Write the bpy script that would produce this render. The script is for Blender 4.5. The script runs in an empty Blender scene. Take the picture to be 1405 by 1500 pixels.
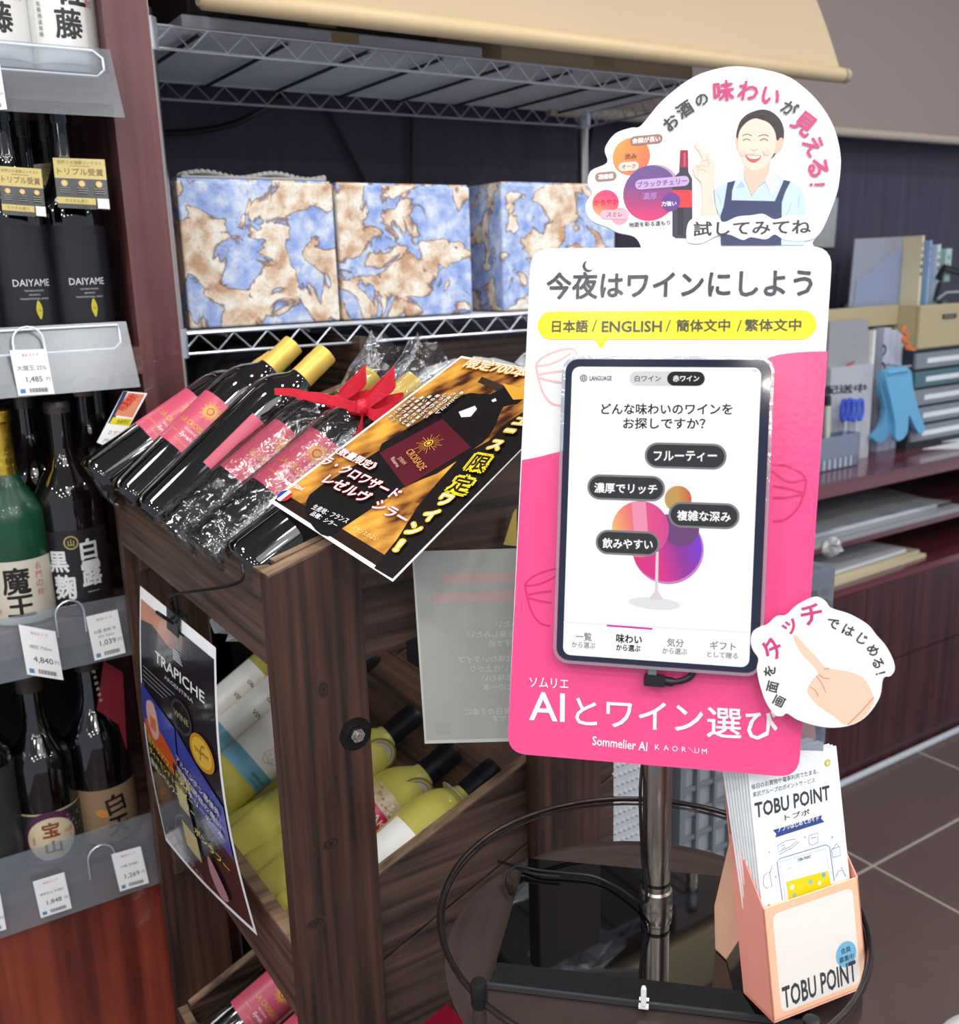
import bpy, bmesh, math, random
import numpy as np
from mathutils import Matrix, Vector
from mathutils.geometry import tessellate_polygon
random.seed(7)
C = bpy.context.scene.collection
PI = math.pi
# ------------------------------------------------------------------ camera
FPX, PCX, PCY = 1450.0, 702.5, 750.0          # focal length and centre for a 1405 x 1500 frame
TH, RO, PS = 0.239, 0.0304, 0.572             # pitch down, roll, yaw from +Y
EYE = np.array([0, 0, 1.42])
_fw = np.array([math.sin(PS)*math.cos(TH), math.cos(PS)*math.cos(TH), -math.sin(TH)])
_r = np.cross(_fw, [0, 0, 1]); _r /= np.linalg.norm(_r); _d = -np.cross(_r, _fw)
RC = np.array([math.cos(RO)*_r+math.sin(RO)*_d, -math.sin(RO)*_r+math.cos(RO)*_d, _fw])
cam = bpy.data.cameras.new('camera'); camo = bpy.data.objects.new('camera', cam); C.objects.link(camo)
cam.sensor_fit = 'HORIZONTAL'; cam.sensor_width = 36; cam.lens = FPX*36/1405
M4 = np.eye(4); M4[:3, 0] = RC[0]; M4[:3, 1] = -RC[1]; M4[:3, 2] = -RC[2]; M4[:3, 3] = EYE
camo.matrix_world = Matrix(M4.tolist())
cam.clip_start = .02
cam.dof.use_dof = True; cam.dof.focus_distance = .9; cam.dof.aperture_fstop = 9.0
bpy.context.scene.camera = camo
# ------------------------------------------------------------------ world, lamps, exposure
sc = bpy.context.scene
sc.view_settings.view_transform = 'Standard'; sc.view_settings.look = 'None'
sc.view_settings.gamma = 1; sc.view_settings.use_curve_mapping = False
sc.view_settings.exposure = -0.02
w = bpy.data.worlds.new('world'); sc.world = w; w.use_nodes = True
w.node_tree.nodes['Background'].inputs[0].default_value = (.80, .86, 1, 1)
w.node_tree.nodes['Background'].inputs[1].default_value = .66
def lamp(x, y, z, e, size, col=(1, .97, .93), tx=0, ty=0, spread=PI):
    l = bpy.data.lights.new('ceiling_or_fill_lamp', 'AREA'); l.shape = 'DISK'; l.size = size; l.energy = e; l.color = col; l.spread = spread
    o = bpy.data.objects.new('ceiling_or_fill_lamp', l); C.objects.link(o); o.location = (x, y, z)
    o.rotation_euler = (tx, ty, 0)
for lx in (-2.1, -1.1, -.1, .9, 1.9, 2.9):
    for ly in (-2.4, -1.4, -.4, .75):
        lamp(lx, ly, 2.66, 7.2, .14)
lamp(.3, -1.2, 2.64, 20, 1.6, (1, 1, 1))
lamp(-2.27, -1.67, 2.65, 9, .22); lamp(-2.4, -2.94, 2.65, 12, .3, (1, .93, .8)); lamp(-.75, 1.0, 2.6, 9, .3)  # last one is an added fill lamp, brightening the bottle labels in the rack
# ------------------------------------------------------------------ rays on real planes
def ray(u, v):
    d = RC.T @ np.array([u-PCX, v-PCY, FPX]); return d/np.linalg.norm(d)
def at(u, v, **k):
    d = ray(u, v)
    (a, val), = k.items(); i = 'xyz'.index(a)
    return EYE + d*(val-EYE[i])/d[i]
def atp(u, v, P0, N):
    d = ray(u, v); return EYE + d*(np.dot(np.array(P0)-EYE, N)/np.dot(d, N))
def proj(P):
    c = RC @ (np.array(P, float)-EYE); return np.array([FPX*c[0]/c[2]+PCX, FPX*c[1]/c[2]+PCY])
def unit(v): v = np.array(v, float); return v/np.linalg.norm(v)
# ------------------------------------------------------------------ materials
def lin(c):
    return tuple(((x/255)/12.92 if x/255 <= .04045 else ((x/255+.055)/1.055)**2.4) for x in c[:3])
MATS = {}
def mat(name, col=(128, 128, 128), rough=.5, metal=0, coat=0, trans=0, ior=1.45, spec=.5, bump=0, bscale=50, alpha=1, emit=0):
    if name in MATS: return MATS[name]
    m = bpy.data.materials.new(name); m.use_nodes = True; nt = m.node_tree; b = nt.nodes['Principled BSDF']
    b.inputs['Base Color'].default_value = (*lin(col), 1); b.inputs['Roughness'].default_value = rough
    b.inputs['Metallic'].default_value = metal; b.inputs['Coat Weight'].default_value = coat; b.inputs['Coat Roughness'].default_value = .03
    b.inputs['Transmission Weight'].default_value = trans; b.inputs['IOR'].default_value = ior
    b.inputs['Specular IOR Level'].default_value = spec; b.inputs['Alpha'].default_value = alpha
    tc = nt.nodes.new('ShaderNodeTexCoord'); n = nt.nodes.new('ShaderNodeTexNoise'); n.inputs['Scale'].default_value = bscale
    n.inputs['Detail'].default_value = 4; nt.links.new(tc.outputs['Object'], n.inputs['Vector'])
    if bump:
        bp = nt.nodes.new('ShaderNodeBump'); bp.inputs['Strength'].default_value = bump; bp.inputs['Distance'].default_value = .002
        nt.links.new(n.outputs['Fac'], bp.inputs['Height']); nt.links.new(bp.outputs['Normal'], b.inputs['Normal'])
    if emit:
        b.inputs['Emission Color'].default_value = (*lin(col), 1); b.inputs['Emission Strength'].default_value = emit
    elif metal < .5 and trans < .5:                     # faint wear in the colour
        rp = nt.nodes.new('ShaderNodeMixRGB'); rp.blend_type = 'MULTIPLY'; rp.inputs[0].default_value = .12
        rp.inputs[1].default_value = (*lin(col), 1); nt.links.new(n.outputs['Fac'], rp.inputs[2]); nt.links.new(rp.outputs[0], b.inputs['Base Color'])
    MATS[name] = m; return m
def wood(name, dark, light, axis=2, rough=.45, fine=60, coat=0, bump=.25):
    if name in MATS: return MATS[name]
    m = bpy.data.materials.new(name); m.use_nodes = True; nt = m.node_tree; b = nt.nodes['Principled BSDF']; L = nt.links.new
    tc = nt.nodes.new('ShaderNodeTexCoord'); mp = nt.nodes.new('ShaderNodeMapping')
    s = [fine]*3; s[axis] = fine*.035; mp.inputs['Scale'].default_value = s
    L(tc.outputs['Object'], mp.inputs[0])
    n = nt.nodes.new('ShaderNodeTexNoise'); n.inputs['Scale'].default_value = 1.3; n.inputs['Detail'].default_value = 8; n.inputs['Distortion'].default_value = .12
    L(mp.outputs[0], n.inputs['Vector'])
    n2 = nt.nodes.new('ShaderNodeTexNoise'); n2.inputs['Scale'].default_value = 9; L(tc.outputs['Object'], n2.inputs['Vector'])
    mx = nt.nodes.new('ShaderNodeMath'); mx.operation = 'MULTIPLY_ADD'; mx.inputs[1].default_value = .22; L(n2.outputs['Fac'], mx.inputs[0]); 
    L(n.outputs['Fac'], mx.inputs[2])
    cr = nt.nodes.new('ShaderNodeValToRGB'); e = cr.color_ramp.elements
    e[0].position = .42; e[0].color = (*lin(dark), 1); e[1].position = .78; e[1].color = (*lin(light), 1)
    L(mx.outputs[0], cr.inputs[0]); L(cr.outputs[0], b.inputs['Base Color']); b.inputs['Roughness'].default_value = rough
    b.inputs['Coat Weight'].default_value = coat
    bp = nt.nodes.new('ShaderNodeBump'); bp.inputs['Strength'].default_value = bump; bp.inputs['Distance'].default_value = .001
    L(n.outputs['Fac'], bp.inputs['Height']); L(bp.outputs[0], b.inputs['Normal'])
    MATS[name] = m; return m
def clear(name, tint=(235, 240, 245), gloss=.12, rough=.03, bump=0, bscale=60, milky=0):
    if name in MATS: return MATS[name]
    m = bpy.data.materials.new(name); m.use_nodes = True; nt = m.node_tree; L = nt.links.new
    nt.nodes.remove(nt.nodes['Principled BSDF']); out = nt.nodes['Material Output']
    t = nt.nodes.new('ShaderNodeBsdfTransparent'); t.inputs[0].default_value = (*lin(tint), 1)
    g = nt.nodes.new('ShaderNodeBsdfGlossy'); g.inputs['Roughness'].default_value = rough; g.inputs[0].default_value = (1, 1, 1, 1)
    lw = nt.nodes.new('ShaderNodeLayerWeight'); lw.inputs[0].default_value = .25
    ad = nt.nodes.new('ShaderNodeMath'); ad.operation = 'MULTIPLY_ADD'; ad.inputs[1].default_value = .6; ad.inputs[2].default_value = gloss
    ad.use_clamp = True
    L(lw.outputs['Fresnel'], ad.inputs[0])
    mx = nt.nodes.new('ShaderNodeMixShader'); L(ad.outputs[0], mx.inputs[0]); L(t.outputs[0], mx.inputs[1]); L(g.outputs[0], mx.inputs[2])
    last = mx
    if milky:
        df = nt.nodes.new('ShaderNodeBsdfDiffuse'); df.inputs[0].default_value = (.75, .78, .8, 1)
        m2 = nt.nodes.new('ShaderNodeMixShader'); m2.inputs[0].default_value = milky; L(mx.outputs[0], m2.inputs[1]); L(df.outputs[0], m2.inputs[2]); last = m2
    L(last.outputs[0], out.inputs[0])
    if bump:
        n = nt.nodes.new('ShaderNodeTexNoise'); n.inputs['Scale'].default_value = bscale; n.inputs['Detail'].default_value = 3; n.inputs['Distortion'].default_value = 1.5
        tc = nt.nodes.new('ShaderNodeTexCoord'); L(tc.outputs['Object'], n.inputs['Vector'])
        bp = nt.nodes.new('ShaderNodeBump'); bp.inputs['Strength'].default_value = bump; bp.inputs['Distance'].default_value = .004
        L(n.outputs['Fac'], bp.inputs['Height']); L(bp.outputs[0], g.inputs['Normal'])
    MATS[name] = m; return m
def printmat(name, rough=.35, spec=.5, coat=0, emit=0, bump=0, bscale=120):
    if name in MATS: return MATS[name]
    m = mat(name, rough=rough, spec=spec, coat=coat, bump=bump, bscale=bscale); nt = m.node_tree; b = nt.nodes['Principled BSDF']
    a = nt.nodes.new('ShaderNodeAttribute'); a.attribute_name = 'Col'
    for l in list(b.inputs['Base Color'].links): nt.links.remove(l)
    if emit:
        b.inputs['Base Color'].default_value = (.01, .01, .01, 1); nt.links.new(a.outputs['Color'], b.inputs['Emission Color']); b.inputs['Emission Strength'].default_value = emit
    else: nt.links.new(a.outputs['Color'], b.inputs['Base Color'])
    return m
def mapmat():
    m = mat('nautical_map_paper', (160, 185, 230), .45); nt = m.node_tree; b = nt.nodes['Principled BSDF']; L = nt.links.new
    for l in list(b.inputs['Base Color'].links): nt.links.remove(l)
    tc0 = nt.nodes.new('ShaderNodeTexCoord'); oi = nt.nodes.new('ShaderNodeObjectInfo'); tc = nt.nodes.new('ShaderNodeVectorMath'); tc.operation = 'MULTIPLY_ADD'; tc.inputs[1].default_value = (1, 1, 1)
    sh_ = nt.nodes.new('ShaderNodeVectorMath'); sh_.operation = 'SCALE'; sh_.inputs['Scale'].default_value = 37.0; L(oi.outputs['Random'], sh_.inputs[0]); L(tc0.outputs['Object'], tc.inputs[0]); L(sh_.outputs[0], tc.inputs[2])
    def noise(s, d=3, dist=0):
        n = nt.nodes.new('ShaderNodeTexNoise'); n.inputs['Scale'].default_value = s; n.inputs['Detail'].default_value = d; n.inputs['Distortion'].default_value = dist
        L(tc.outputs[0], n.inputs['Vector']); return n.outputs['Fac']
    def ramp(f, st, interp='LINEAR'):
        r = nt.nodes.new('ShaderNodeValToRGB'); r.color_ramp.interpolation = interp
        while len(r.color_ramp.elements) < len(st): r.color_ramp.elements.new(.5)
        for e, (p, c) in zip(r.color_ramp.elements, st): e.position = p; e.color = (*lin(c), 1)
        L(f, r.inputs[0]); return r.outputs[0]
    land = noise(13, 8, .7)
    tint = noise(42, 5)
    sea = ramp(tint, [(.32, (138, 164, 226)), (.5, (176, 198, 240)), (.64, (220, 230, 248))])
    earth = ramp(noise(34, 6), [(.34, (204, 162, 130)), (.5, (238, 220, 196)), (.62, (250, 246, 236))])
    msk = ramp(land, [(0, (0, 0, 0)), (.50, (0, 0, 0)), (.515, (255, 255, 255))])
    mx = nt.nodes.new('ShaderNodeMixRGB'); L(msk, mx.inputs[0]); L(sea, mx.inputs[1]); L(earth, mx.inputs[2])
    coast = ramp(land, [(.490, (255, 255, 255)), (.505, (120, 88, 84)), (.511, (160, 115, 90)), (.53, (255, 255, 255))])
    m2 = nt.nodes.new('ShaderNodeMixRGB'); m2.blend_type = 'MULTIPLY'; m2.inputs[0].default_value = .8; L(mx.outputs[0], m2.inputs[1]); L(coast, m2.inputs[2])
    lines = ramp(noise(48, 3, 2.5), [(.47, (255, 255, 255)), (.495, (150, 120, 110)), (.52, (255, 255, 255))])
    m3 = nt.nodes.new('ShaderNodeMixRGB'); m3.blend_type = 'MULTIPLY'; m3.inputs[0].default_value = .45; L(m2.outputs[0], m3.inputs[1]); L(lines, m3.inputs[2])
    L(m3.outputs[0], b.inputs['Base Color']); return m
# ------------------------------------------------------------------ objects
ORG = {}
def thing(name, label, cat, loc=(0, 0, 0), group=None, kind=None):
    o = bpy.data.objects.new(name, None); C.objects.link(o); o.location = tuple(float(v) for v in loc); o.empty_display_size = .05
    if label: o['label'] = label
    if cat: o['category'] = cat
    if group: o['group'] = group
    if kind: o['kind'] = kind
    ORG[o.name] = np.array([float(v) for v in loc]); return o
def tag(o, label, cat, group=None):
    o['label'] = label; o['category'] = cat
    if group: o['group'] = group
    return o
def obj(name, vf, m, parent=None, smooth=False, kind=None, label=None, cols=None, org=None):
    V, F = vf
    V = np.array([list(map(float, v)) for v in V]).reshape(-1, 3)
    o_ = ORG[parent.name] if parent is not None else (np.array(org, float) if org is not None else (V.min(0)+V.max(0))/2*np.array([1, 1, 0])+np.array([0, 0, V[:, 2].min()]))
    me = bpy.data.meshes.new(name); me.from_pydata((V-o_).tolist(), [], [list(map(int, f)) for f in F]); me.update()
    me.materials.append(m)
    if cols is not None:
        ca = me.color_attributes.new('Col', 'FLOAT_COLOR', 'POINT')
        ca.data.foreach_set('color', np.concatenate([np.array(cols, float), np.ones((len(cols), 1))], 1).ravel())
    if smooth:
        me.polygons.foreach_set('use_smooth', [True]*len(me.polygons))
        try: me.set_sharp_from_angle(angle=.7)
        except Exception: pass
    o = bpy.data.objects.new(name, me); C.objects.link(o)
    if parent is not None: o.parent = parent
    else: o.location = tuple(o_)
    ORG[o.name] = o_
    if kind: o['kind'] = kind
    if label: o['label'] = label
    return o
def bevel(o, wdt=.002, seg=2):
    md = o.modifiers.new('bevel', 'BEVEL'); md.width = wdt; md.segments = seg; md.limit_method = 'ANGLE'; return o
def join(*vfs):
    V = []; F = []
    for v, f in vfs:
        n = len(V); V += [tuple(p) for p in v]; F += [[i+n for i in q] for q in f]
    return V, F
def box(x0, x1, y0, y1, z0, z1):
    V = [(x, y, z) for x in (x0, x1) for y in (y0, y1) for z in (z0, z1)]
    return V, [(0, 1, 3, 2), (4, 6, 7, 5), (0, 4, 5, 1), (2, 3, 7, 6), (0, 2, 6, 4), (1, 5, 7, 3)]
def prism(poly, d):
    """poly: 3-D outline, extruded along vector d"""
    n = len(poly); P = [np.array(p, float) for p in poly]; d = np.array(d, float)
    V = P+[p+d for p in P]; F = [list(range(n))[::-1], list(range(n, 2*n))]+[(i, (i+1) % n, n+(i+1) % n, n+i) for i in range(n)]
    return V, F
def slab(poly, d):
    """concave-safe extrusion"""
    n = len(poly); P = [np.array(p, float) for p in poly]; d = np.array(d, float)
    T = tessellate_polygon([[Vector(p) for p in P]])
    V = P+[p+d for p in P]; F = [t[::-1] for t in T]+[tuple(i+n for i in t) for t in T]+[(i, (i+1) % n, n+(i+1) % n, n+i) for i in range(n)]
    return V, F
def tube(pts, r, seg=8, closed=False, cap=True):
    P = [np.array(p, float) for p in pts]; n = len(P); V = []; F = []
    rr = r if isinstance(r, (list, tuple)) else [r]*n
    prev = None
    for i in range(n):
        a = P[(i-1) % n] if (closed or i > 0) else P[i]; b = P[(i+1) % n] if (closed or i < n-1) else P[i]
        t = unit(b-a)
        if prev is None:
            x = np.cross(t, [0, 0, 1]); 
            if np.linalg.norm(x) < .1: x = np.cross(t, [1, 0, 0])
        else: x = prev-t*np.dot(prev, t)
        x = unit(x); prev = x; y = np.cross(t, x)
        for k in range(seg):
            a_ = 2*PI*k/seg; V.append(P[i]+rr[i]*(math.cos(a_)*x+math.sin(a_)*y))
    m = n if closed else n-1
    for i in range(m):
        j = (i+1) % n
        for k in range(seg):
            k2 = (k+1) % seg; F.append((i*seg+k, i*seg+k2, j*seg+k2, j*seg+k))
    if cap and not closed: F += [list(range(seg))[::-1], [(n-1)*seg+k for k in range(seg)]]
    return V, F
def lathe(prof, seg=32, c=(0, 0, 0), a0=0, a1=2*PI, capb=True, capt=True):
    full = abs(a1-a0-2*PI) < 1e-6; V = []; F = []; ns = seg if full else seg+1
    for r, z in prof:
        for k in range(ns):
            a = a0+(a1-a0)*k/seg; V.append((c[0]+r*math.sin(a), c[1]-r*math.cos(a), c[2]+z))
    for i in range(len(prof)-1):
        for k in range(seg):
            k2 = (k+1) % ns; F.append((i*ns+k, i*ns+k2, (i+1)*ns+k2, (i+1)*ns+k))
    if full and capb: F.append(list(range(ns))[::-1])
    if full and capt: F.append([(len(prof)-1)*ns+k for k in range(ns)])
    return V, F
def catmull(P, n=6, closed=True):
    P = [np.array(p, float) for p in P]; m = len(P); out = []
    for i in range(m if closed else m-1):
        p0, p1, p2, p3 = (P[(i-1) % m] if closed or i > 0 else P[0]), P[i], P[(i+1) % m], (P[(i+2) % m] if closed or i+2 < m else P[-1])
        for k in range(n):
            t = k/n; out.append(.5*((2*p1)+(-p0+p2)*t+(2*p0-5*p1+4*p2-p3)*t*t+(-p0+3*p1-3*p2+p3)*t**3))
    if not closed: out.append(P[-1])
    return out
def rrect(x0, y0, x1, y1, r, n=5):
    out = []
    for cx_, cy_, a in ((x1-r, y0+r, -PI/2), (x1-r, y1-r, 0), (x0+r, y1-r, PI/2), (x0+r, y0+r, PI)):
        for k in range(n+1):
            t = a+PI/2*k/n; out.append((cx_+r*math.cos(t), cy_+r*math.sin(t)))
    return out
# ------------------------------------------------------------------ flat print: lettering and artwork as thin coloured layers on a surface
GL = {}
def glyphs(s, bold=0.0):
    k = (s, bold)
    if k not in GL:
        cu = bpy.data.curves.new('txt', 'FONT'); cu.body = s; cu.size = 1; cu.resolution_u = 2; cu.offset = bold; cu.fill_mode = 'FRONT'
        o = bpy.data.objects.new('txt', cu); me = bpy.data.meshes.new_from_object(o)
        V = np.array([v.co[:2] for v in me.vertices]).reshape(-1, 2); F = [tuple(p.vertices) for p in me.polygons]
        bpy.data.objects.remove(o); bpy.data.meshes.remove(me); bpy.data.curves.remove(cu)
        lo = V.min(0); hi = V.max(0); GL[k] = (V-lo, F, hi-lo)
    return GL[k]
class Sheet:
    """f(a, b, h) -> world/local point; a right, b up (metres), h lift towards the viewer"""
    def __init__(s, f, step=.000025, maxlen=None, l0=1):
        s.f = f; s.V = []; s.F = []; s.Cc = []; s.lay = l0; s.step = step; s.ml = maxlen; s.g = np.array([0., 0.])
    def px(s, u, v):
        x = s.g.copy()
        for _ in range(12):
            p = proj(s.f(x[0], x[1], 0)); e = p-np.array([u, v]); h = 1e-4
            J = np.array([(proj(s.f(x[0]+h, x[1], 0))-p)/h, (proj(s.f(x[0], x[1]+h, 0))-p)/h]).T
            x = x-np.linalg.solve(J, e)
            if np.abs(e).max() < .02: break
        return x
    def tris(s, P, T, col, lay=None):
        h = (s.lay if lay is None else lay)*s.step; P = [np.array(p[:2], float) for p in P]; T = [tuple(t) for t in T]
        if s.ml:
            mid = {}; work = list(T); T = []
            while work:
                t = work.pop(); 
                if len(t) > 3:
                    for i in range(1, len(t)-1): work.append((t[0], t[i], t[i+1]))
                    continue
                L = [np.linalg.norm(P[t[i]]-P[t[(i+1) % 3]]) for i in range(3)]; i = int(np.argmax(L))
                if L[i] < s.ml: T.append(t); continue
                a, b, c = t[i], t[(i+1) % 3], t[(i+2) % 3]; k = (min(a, b), max(a, b))
                if k not in mid: P.append((P[a]+P[b])/2); mid[k] = len(P)-1
                m_ = mid[k]; work += [(a, m_, c), (m_, b, c)]
        n = len(s.V); s.V += [s.f(p[0], p[1], h) for p in P]; s.F += [[i+n for i in t] for t in T]
        for p in P: s.Cc.append([q*.80 for q in (lin(col(p[0], p[1])) if callable(col) else lin(col))])
        if lay is None: s.lay += 1
    def poly(s, pts, col, lay=None):
        T = tessellate_polygon([[Vector((float(p[0]), float(p[1]), 0)) for p in pts]])
        ar = sum(pts[i][0]*pts[(i+1) % len(pts)][1]-pts[(i+1) % len(pts)][0]*pts[i][1] for i in range(len(pts)))
        T2 = []
        for t in T:
            a, b, c = [pts[i] for i in t]; cr = (b[0]-a[0])*(c[1]-a[1])-(b[1]-a[1])*(c[0]-a[0])
            T2.append(t if cr > 0 else t[::-1])
        s.tris(pts, T2, col, lay)
    def ppoly(s, pts, col, smooth=0):
        q = [s.px(*p) for p in pts]; s.poly(catmull(q, smooth) if smooth else q, col)
    def rect(s, a0, b0, a1, b1, col, n=1, m=1):
        P = [(a0+(a1-a0)*i/n, b0+(b1-b0)*j/m) for j in range(m+1) for i in range(n+1)]
        s.tris(P, [(j*(n+1)+i, j*(n+1)+i+1, (j+1)*(n+1)+i+1, (j+1)*(n+1)+i) for j in range(m) for i in range(n)], col)
    def disc(s, a, b, r, col, ry=None, n=28, rings=1, rot=0):
        ry = ry or r; P = [(a, b)]; T = []
        for k in range(1, rings+1):
            for i in range(n):
                t = 2*PI*i/n; x = r*k/rings*math.cos(t); y = ry*k/rings*math.sin(t)
                P.append((a+x*math.cos(rot)-y*math.sin(rot), b+x*math.sin(rot)+y*math.cos(rot)))
        for i in range(n):
            T.append((0, 1+i, 1+(i+1) % n))
            for k in range(1, rings): q = 1+(k-1)*n; T.append((q+i, q+n+i, q+n+(i+1) % n, q+(i+1) % n))
        s.tris(P, T, col)
    def line(s, pts, wd, col, closed=False):
        P = [np.array(p[:2], float) for p in pts]; n = len(P); Q = []; T = []
        for i in range(n):
            a = P[(i-1) % n] if closed or i else P[i]; b = P[(i+1) % n] if closed or i < n-1 else P[i]
            t = (b-a)/(np.linalg.norm(b-a)+1e-12); nn = np.array([-t[1], t[0]])*wd/2; Q += [P[i]+nn, P[i]-nn]
        for i in range(n if closed else n-1):
            j = (i+1) % n; T.append((2*i, 2*i+1, 2*j+1, 2*j))
        s.tris(Q, T, col)
    def pline(s, pts, wd, col, smooth=0, closed=False):
        q = [s.px(*p) for p in pts]
        if smooth: q = catmull(q, smooth, closed)
        s.line(q, wd, col, closed)
    def text(s, t, a, b, h=None, wd=None, col=(0, 0, 0), bold=0, rot=0, anchor='c', shear=0, ol=None, olw=.05):
        V, F, sz = glyphs(t)
        if wd and h: sx, sy = wd/sz[0], h/sz[1]
        elif h: sx = sy = h/sz[1]
        else: sx = sy = wd/sz[0]
        L0 = s.lay
        def multi(d, n, c_):
            lay0 = s.lay
            for i in range(n):
                t_ = 2*PI*(i+.5)/n; s.lay = lay0+.11*i; s._put(V+d*np.array([math.cos(t_), math.sin(t_)]), F, sz, sx, sy, a, b, c_, rot, anchor, shear)
        if ol: multi(olw+bold*.5, 8, ol); s.lay = L0+1
        if bold: multi(bold*.85, 4 if bold < .03 else 6, col)
        s.lay = L0+(1 if ol else 0)+(.7 if bold else 0); s._put(V, F, sz, sx, sy, a, b, col, rot, anchor, shear); s.lay = L0
    def _put(s, V, F, sz, sx, sy, a, b, col, rot, anchor, shear):
        W = V*np.array([sx, sy]); W = W-np.array([{'l': 0, 'c': .5, 'r': 1}[anchor]*sz[0]*sx, .5*sz[1]*sy])
        W[:, 0] += shear*W[:, 1]; c, q = math.cos(rot), math.sin(rot)
        W = np.stack([W[:, 0]*c-W[:, 1]*q+a, W[:, 0]*q+W[:, 1]*c+b], 1); ml = s.ml; s.ml = None if (ml is None or ml > .02) else ml
        s.tris(W, F, col); s.ml = ml
    def ptext(s, t, bl, br, h, col, bold=0, ol=None, olw=.05):
        """ink box from photo pixels: bottom-left, bottom-right, height in pixels"""
        A = s.px(*bl); B = s.px(*br); e = B-A; wd = np.linalg.norm(e); rot = math.atan2(e[1], e[0])
        m_ = (np.array(bl)+np.array(br))/2; hh = np.linalg.norm(s.px(m_[0], m_[1]-h)-s.px(m_[0], m_[1]))
        nrm = np.array([-math.sin(rot), math.cos(rot)]); c = (A+B)/2+nrm*hh/2
        s.text(t, c[0], c[1], hh, wd, col, bold, rot, ol=ol, olw=olw)
    def pchar(s, ch, u, v, size, col, rotdeg=0, bold=0, ol=None, olw=.05):
        c = s.px(u, v); e = s.px(u+10, v)-c; sc_ = np.linalg.norm(e)/10; V, F, sz = glyphs(ch); k = size*sc_/.92
        r = rotdeg*PI/180+math.atan2(e[1], e[0])
        s.text(ch, c[0], c[1], sz[1]*k, sz[0]*k, col, bold, r, ol=ol, olw=olw)
    def build(s, m, parent, name='print'):
        return obj(name, (s.V, s.F), m, parent, cols=s.Cc)
def mixc(a, b, t): return tuple(a[i]*(1-t)+b[i]*t for i in range(3))
class Plane:
    def __init__(s, P0, U, V, N): s.P0, s.U, s.V, s.N = [np.array(q, float) for q in (P0, U, V, N)]
    def __call__(s, a, b, h=0): return s.P0+s.U*a+s.V*b+s.N*h
def cyl(r, c=(0, 0), z0=0):
    return lambda a, b, h=0: np.array([c[0]+(r+h)*math.sin(a/r), c[1]-(r+h)*math.cos(a/r), z0+b])
def dup(root, mw, label=None, group=None, skip=()):
    r = root.copy(); C.objects.link(r); r.matrix_world = mw
    if label: r['label'] = label
    if group: r['group'] = group
    ORG[r.name] = ORG.get(root.name)
    for ch in list(root.children):
        if ch.name.split('.')[0] in skip: continue
        c = ch.copy(); C.objects.link(c); c.parent = r
        for g in ch.children:
            d = g.copy(); C.objects.link(d); d.parent = c
    return r
def aim(p0, p1, roll=0, scale=1):
    """matrix with local +z from p0 to p1, origin p0"""
    z = unit(np.array(p1)-np.array(p0)); x = unit(np.cross([0, 1, 0], z)) if abs(z[1]) < .9 else np.array([1., 0, 0]); y = np.cross(z, x)
    c, s_ = math.cos(roll), math.sin(roll); X = c*x+s_*y; Y = -s_*x+c*y
    m_ = np.eye(4); m_[:3, 0] = X*scale; m_[:3, 1] = Y*scale; m_[:3, 2] = z*scale; m_[:3, 3] = p0
    return Matrix(m_.tolist())
# ------------------------------------------------------------------ common materials
M_rack = wood('dark_stained_pine', (30, 17, 13), (80, 49, 36), 2, .5, 90)
M_rackx = wood('dark_stained_pine_board', (34, 22, 19), (92, 66, 54), 0, .5, 90)
M_racky = wood('dark_stained_pine_cross', (36, 24, 20), (94, 68, 56), 1, .5, 90)
M_shelf = wood('reddish_brown_laminate', (62, 30, 31), (104, 62, 62), 2, .4, 30, .2, .05)
M_shelfx = wood('reddish_brown_laminate_board', (84, 52, 50), (136, 98, 94), 0, .35, 30, .3, .05)
M_red = wood('mahogany_panel', (88, 32, 22), (156, 72, 50), 2, .35, 22, .3, .05)
M_wall = wood('dark_plum_panel', (46, 41, 64), (62, 56, 80), 2, .5, 26, 0, .05)
M_cabx = wood('mahogany_counter', (86, 36, 46), (118, 60, 70), 0, .2, 26, .5, .03)
M_cab = wood('mahogany_door', (50, 26, 32), (84, 44, 50), 2, .35, 30, .2, .05)
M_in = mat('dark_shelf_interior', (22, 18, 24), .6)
M_wire = mat('chrome_wire', (196, 204, 216), .28, .65)
M_chrome = mat('brushed_steel', (190, 185, 178), .2, 1)
M_black = mat('black_plastic', (18, 18, 20), .35)
M_white = mat('white_plastic', (240, 240, 240), .4)
P_matte = printmat('printed_paper', .5)
P_gloss = printmat('glossy_printed_laminate', .2, .5, 0, 0, .09, 220)
P_film = printmat('laminated_print', .16, .5, .3, 0, .12, 60)
P_label = printmat('bottle_label_print', .35)
A_clear = clear('clear_acrylic', gloss=.06)
A_guard = clear('acrylic_guard', (225, 232, 240), .05, .22, .04, 30, .07)
A_cello = clear('cellophane', (240, 242, 244), .055, .08, .8, 45)
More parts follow.
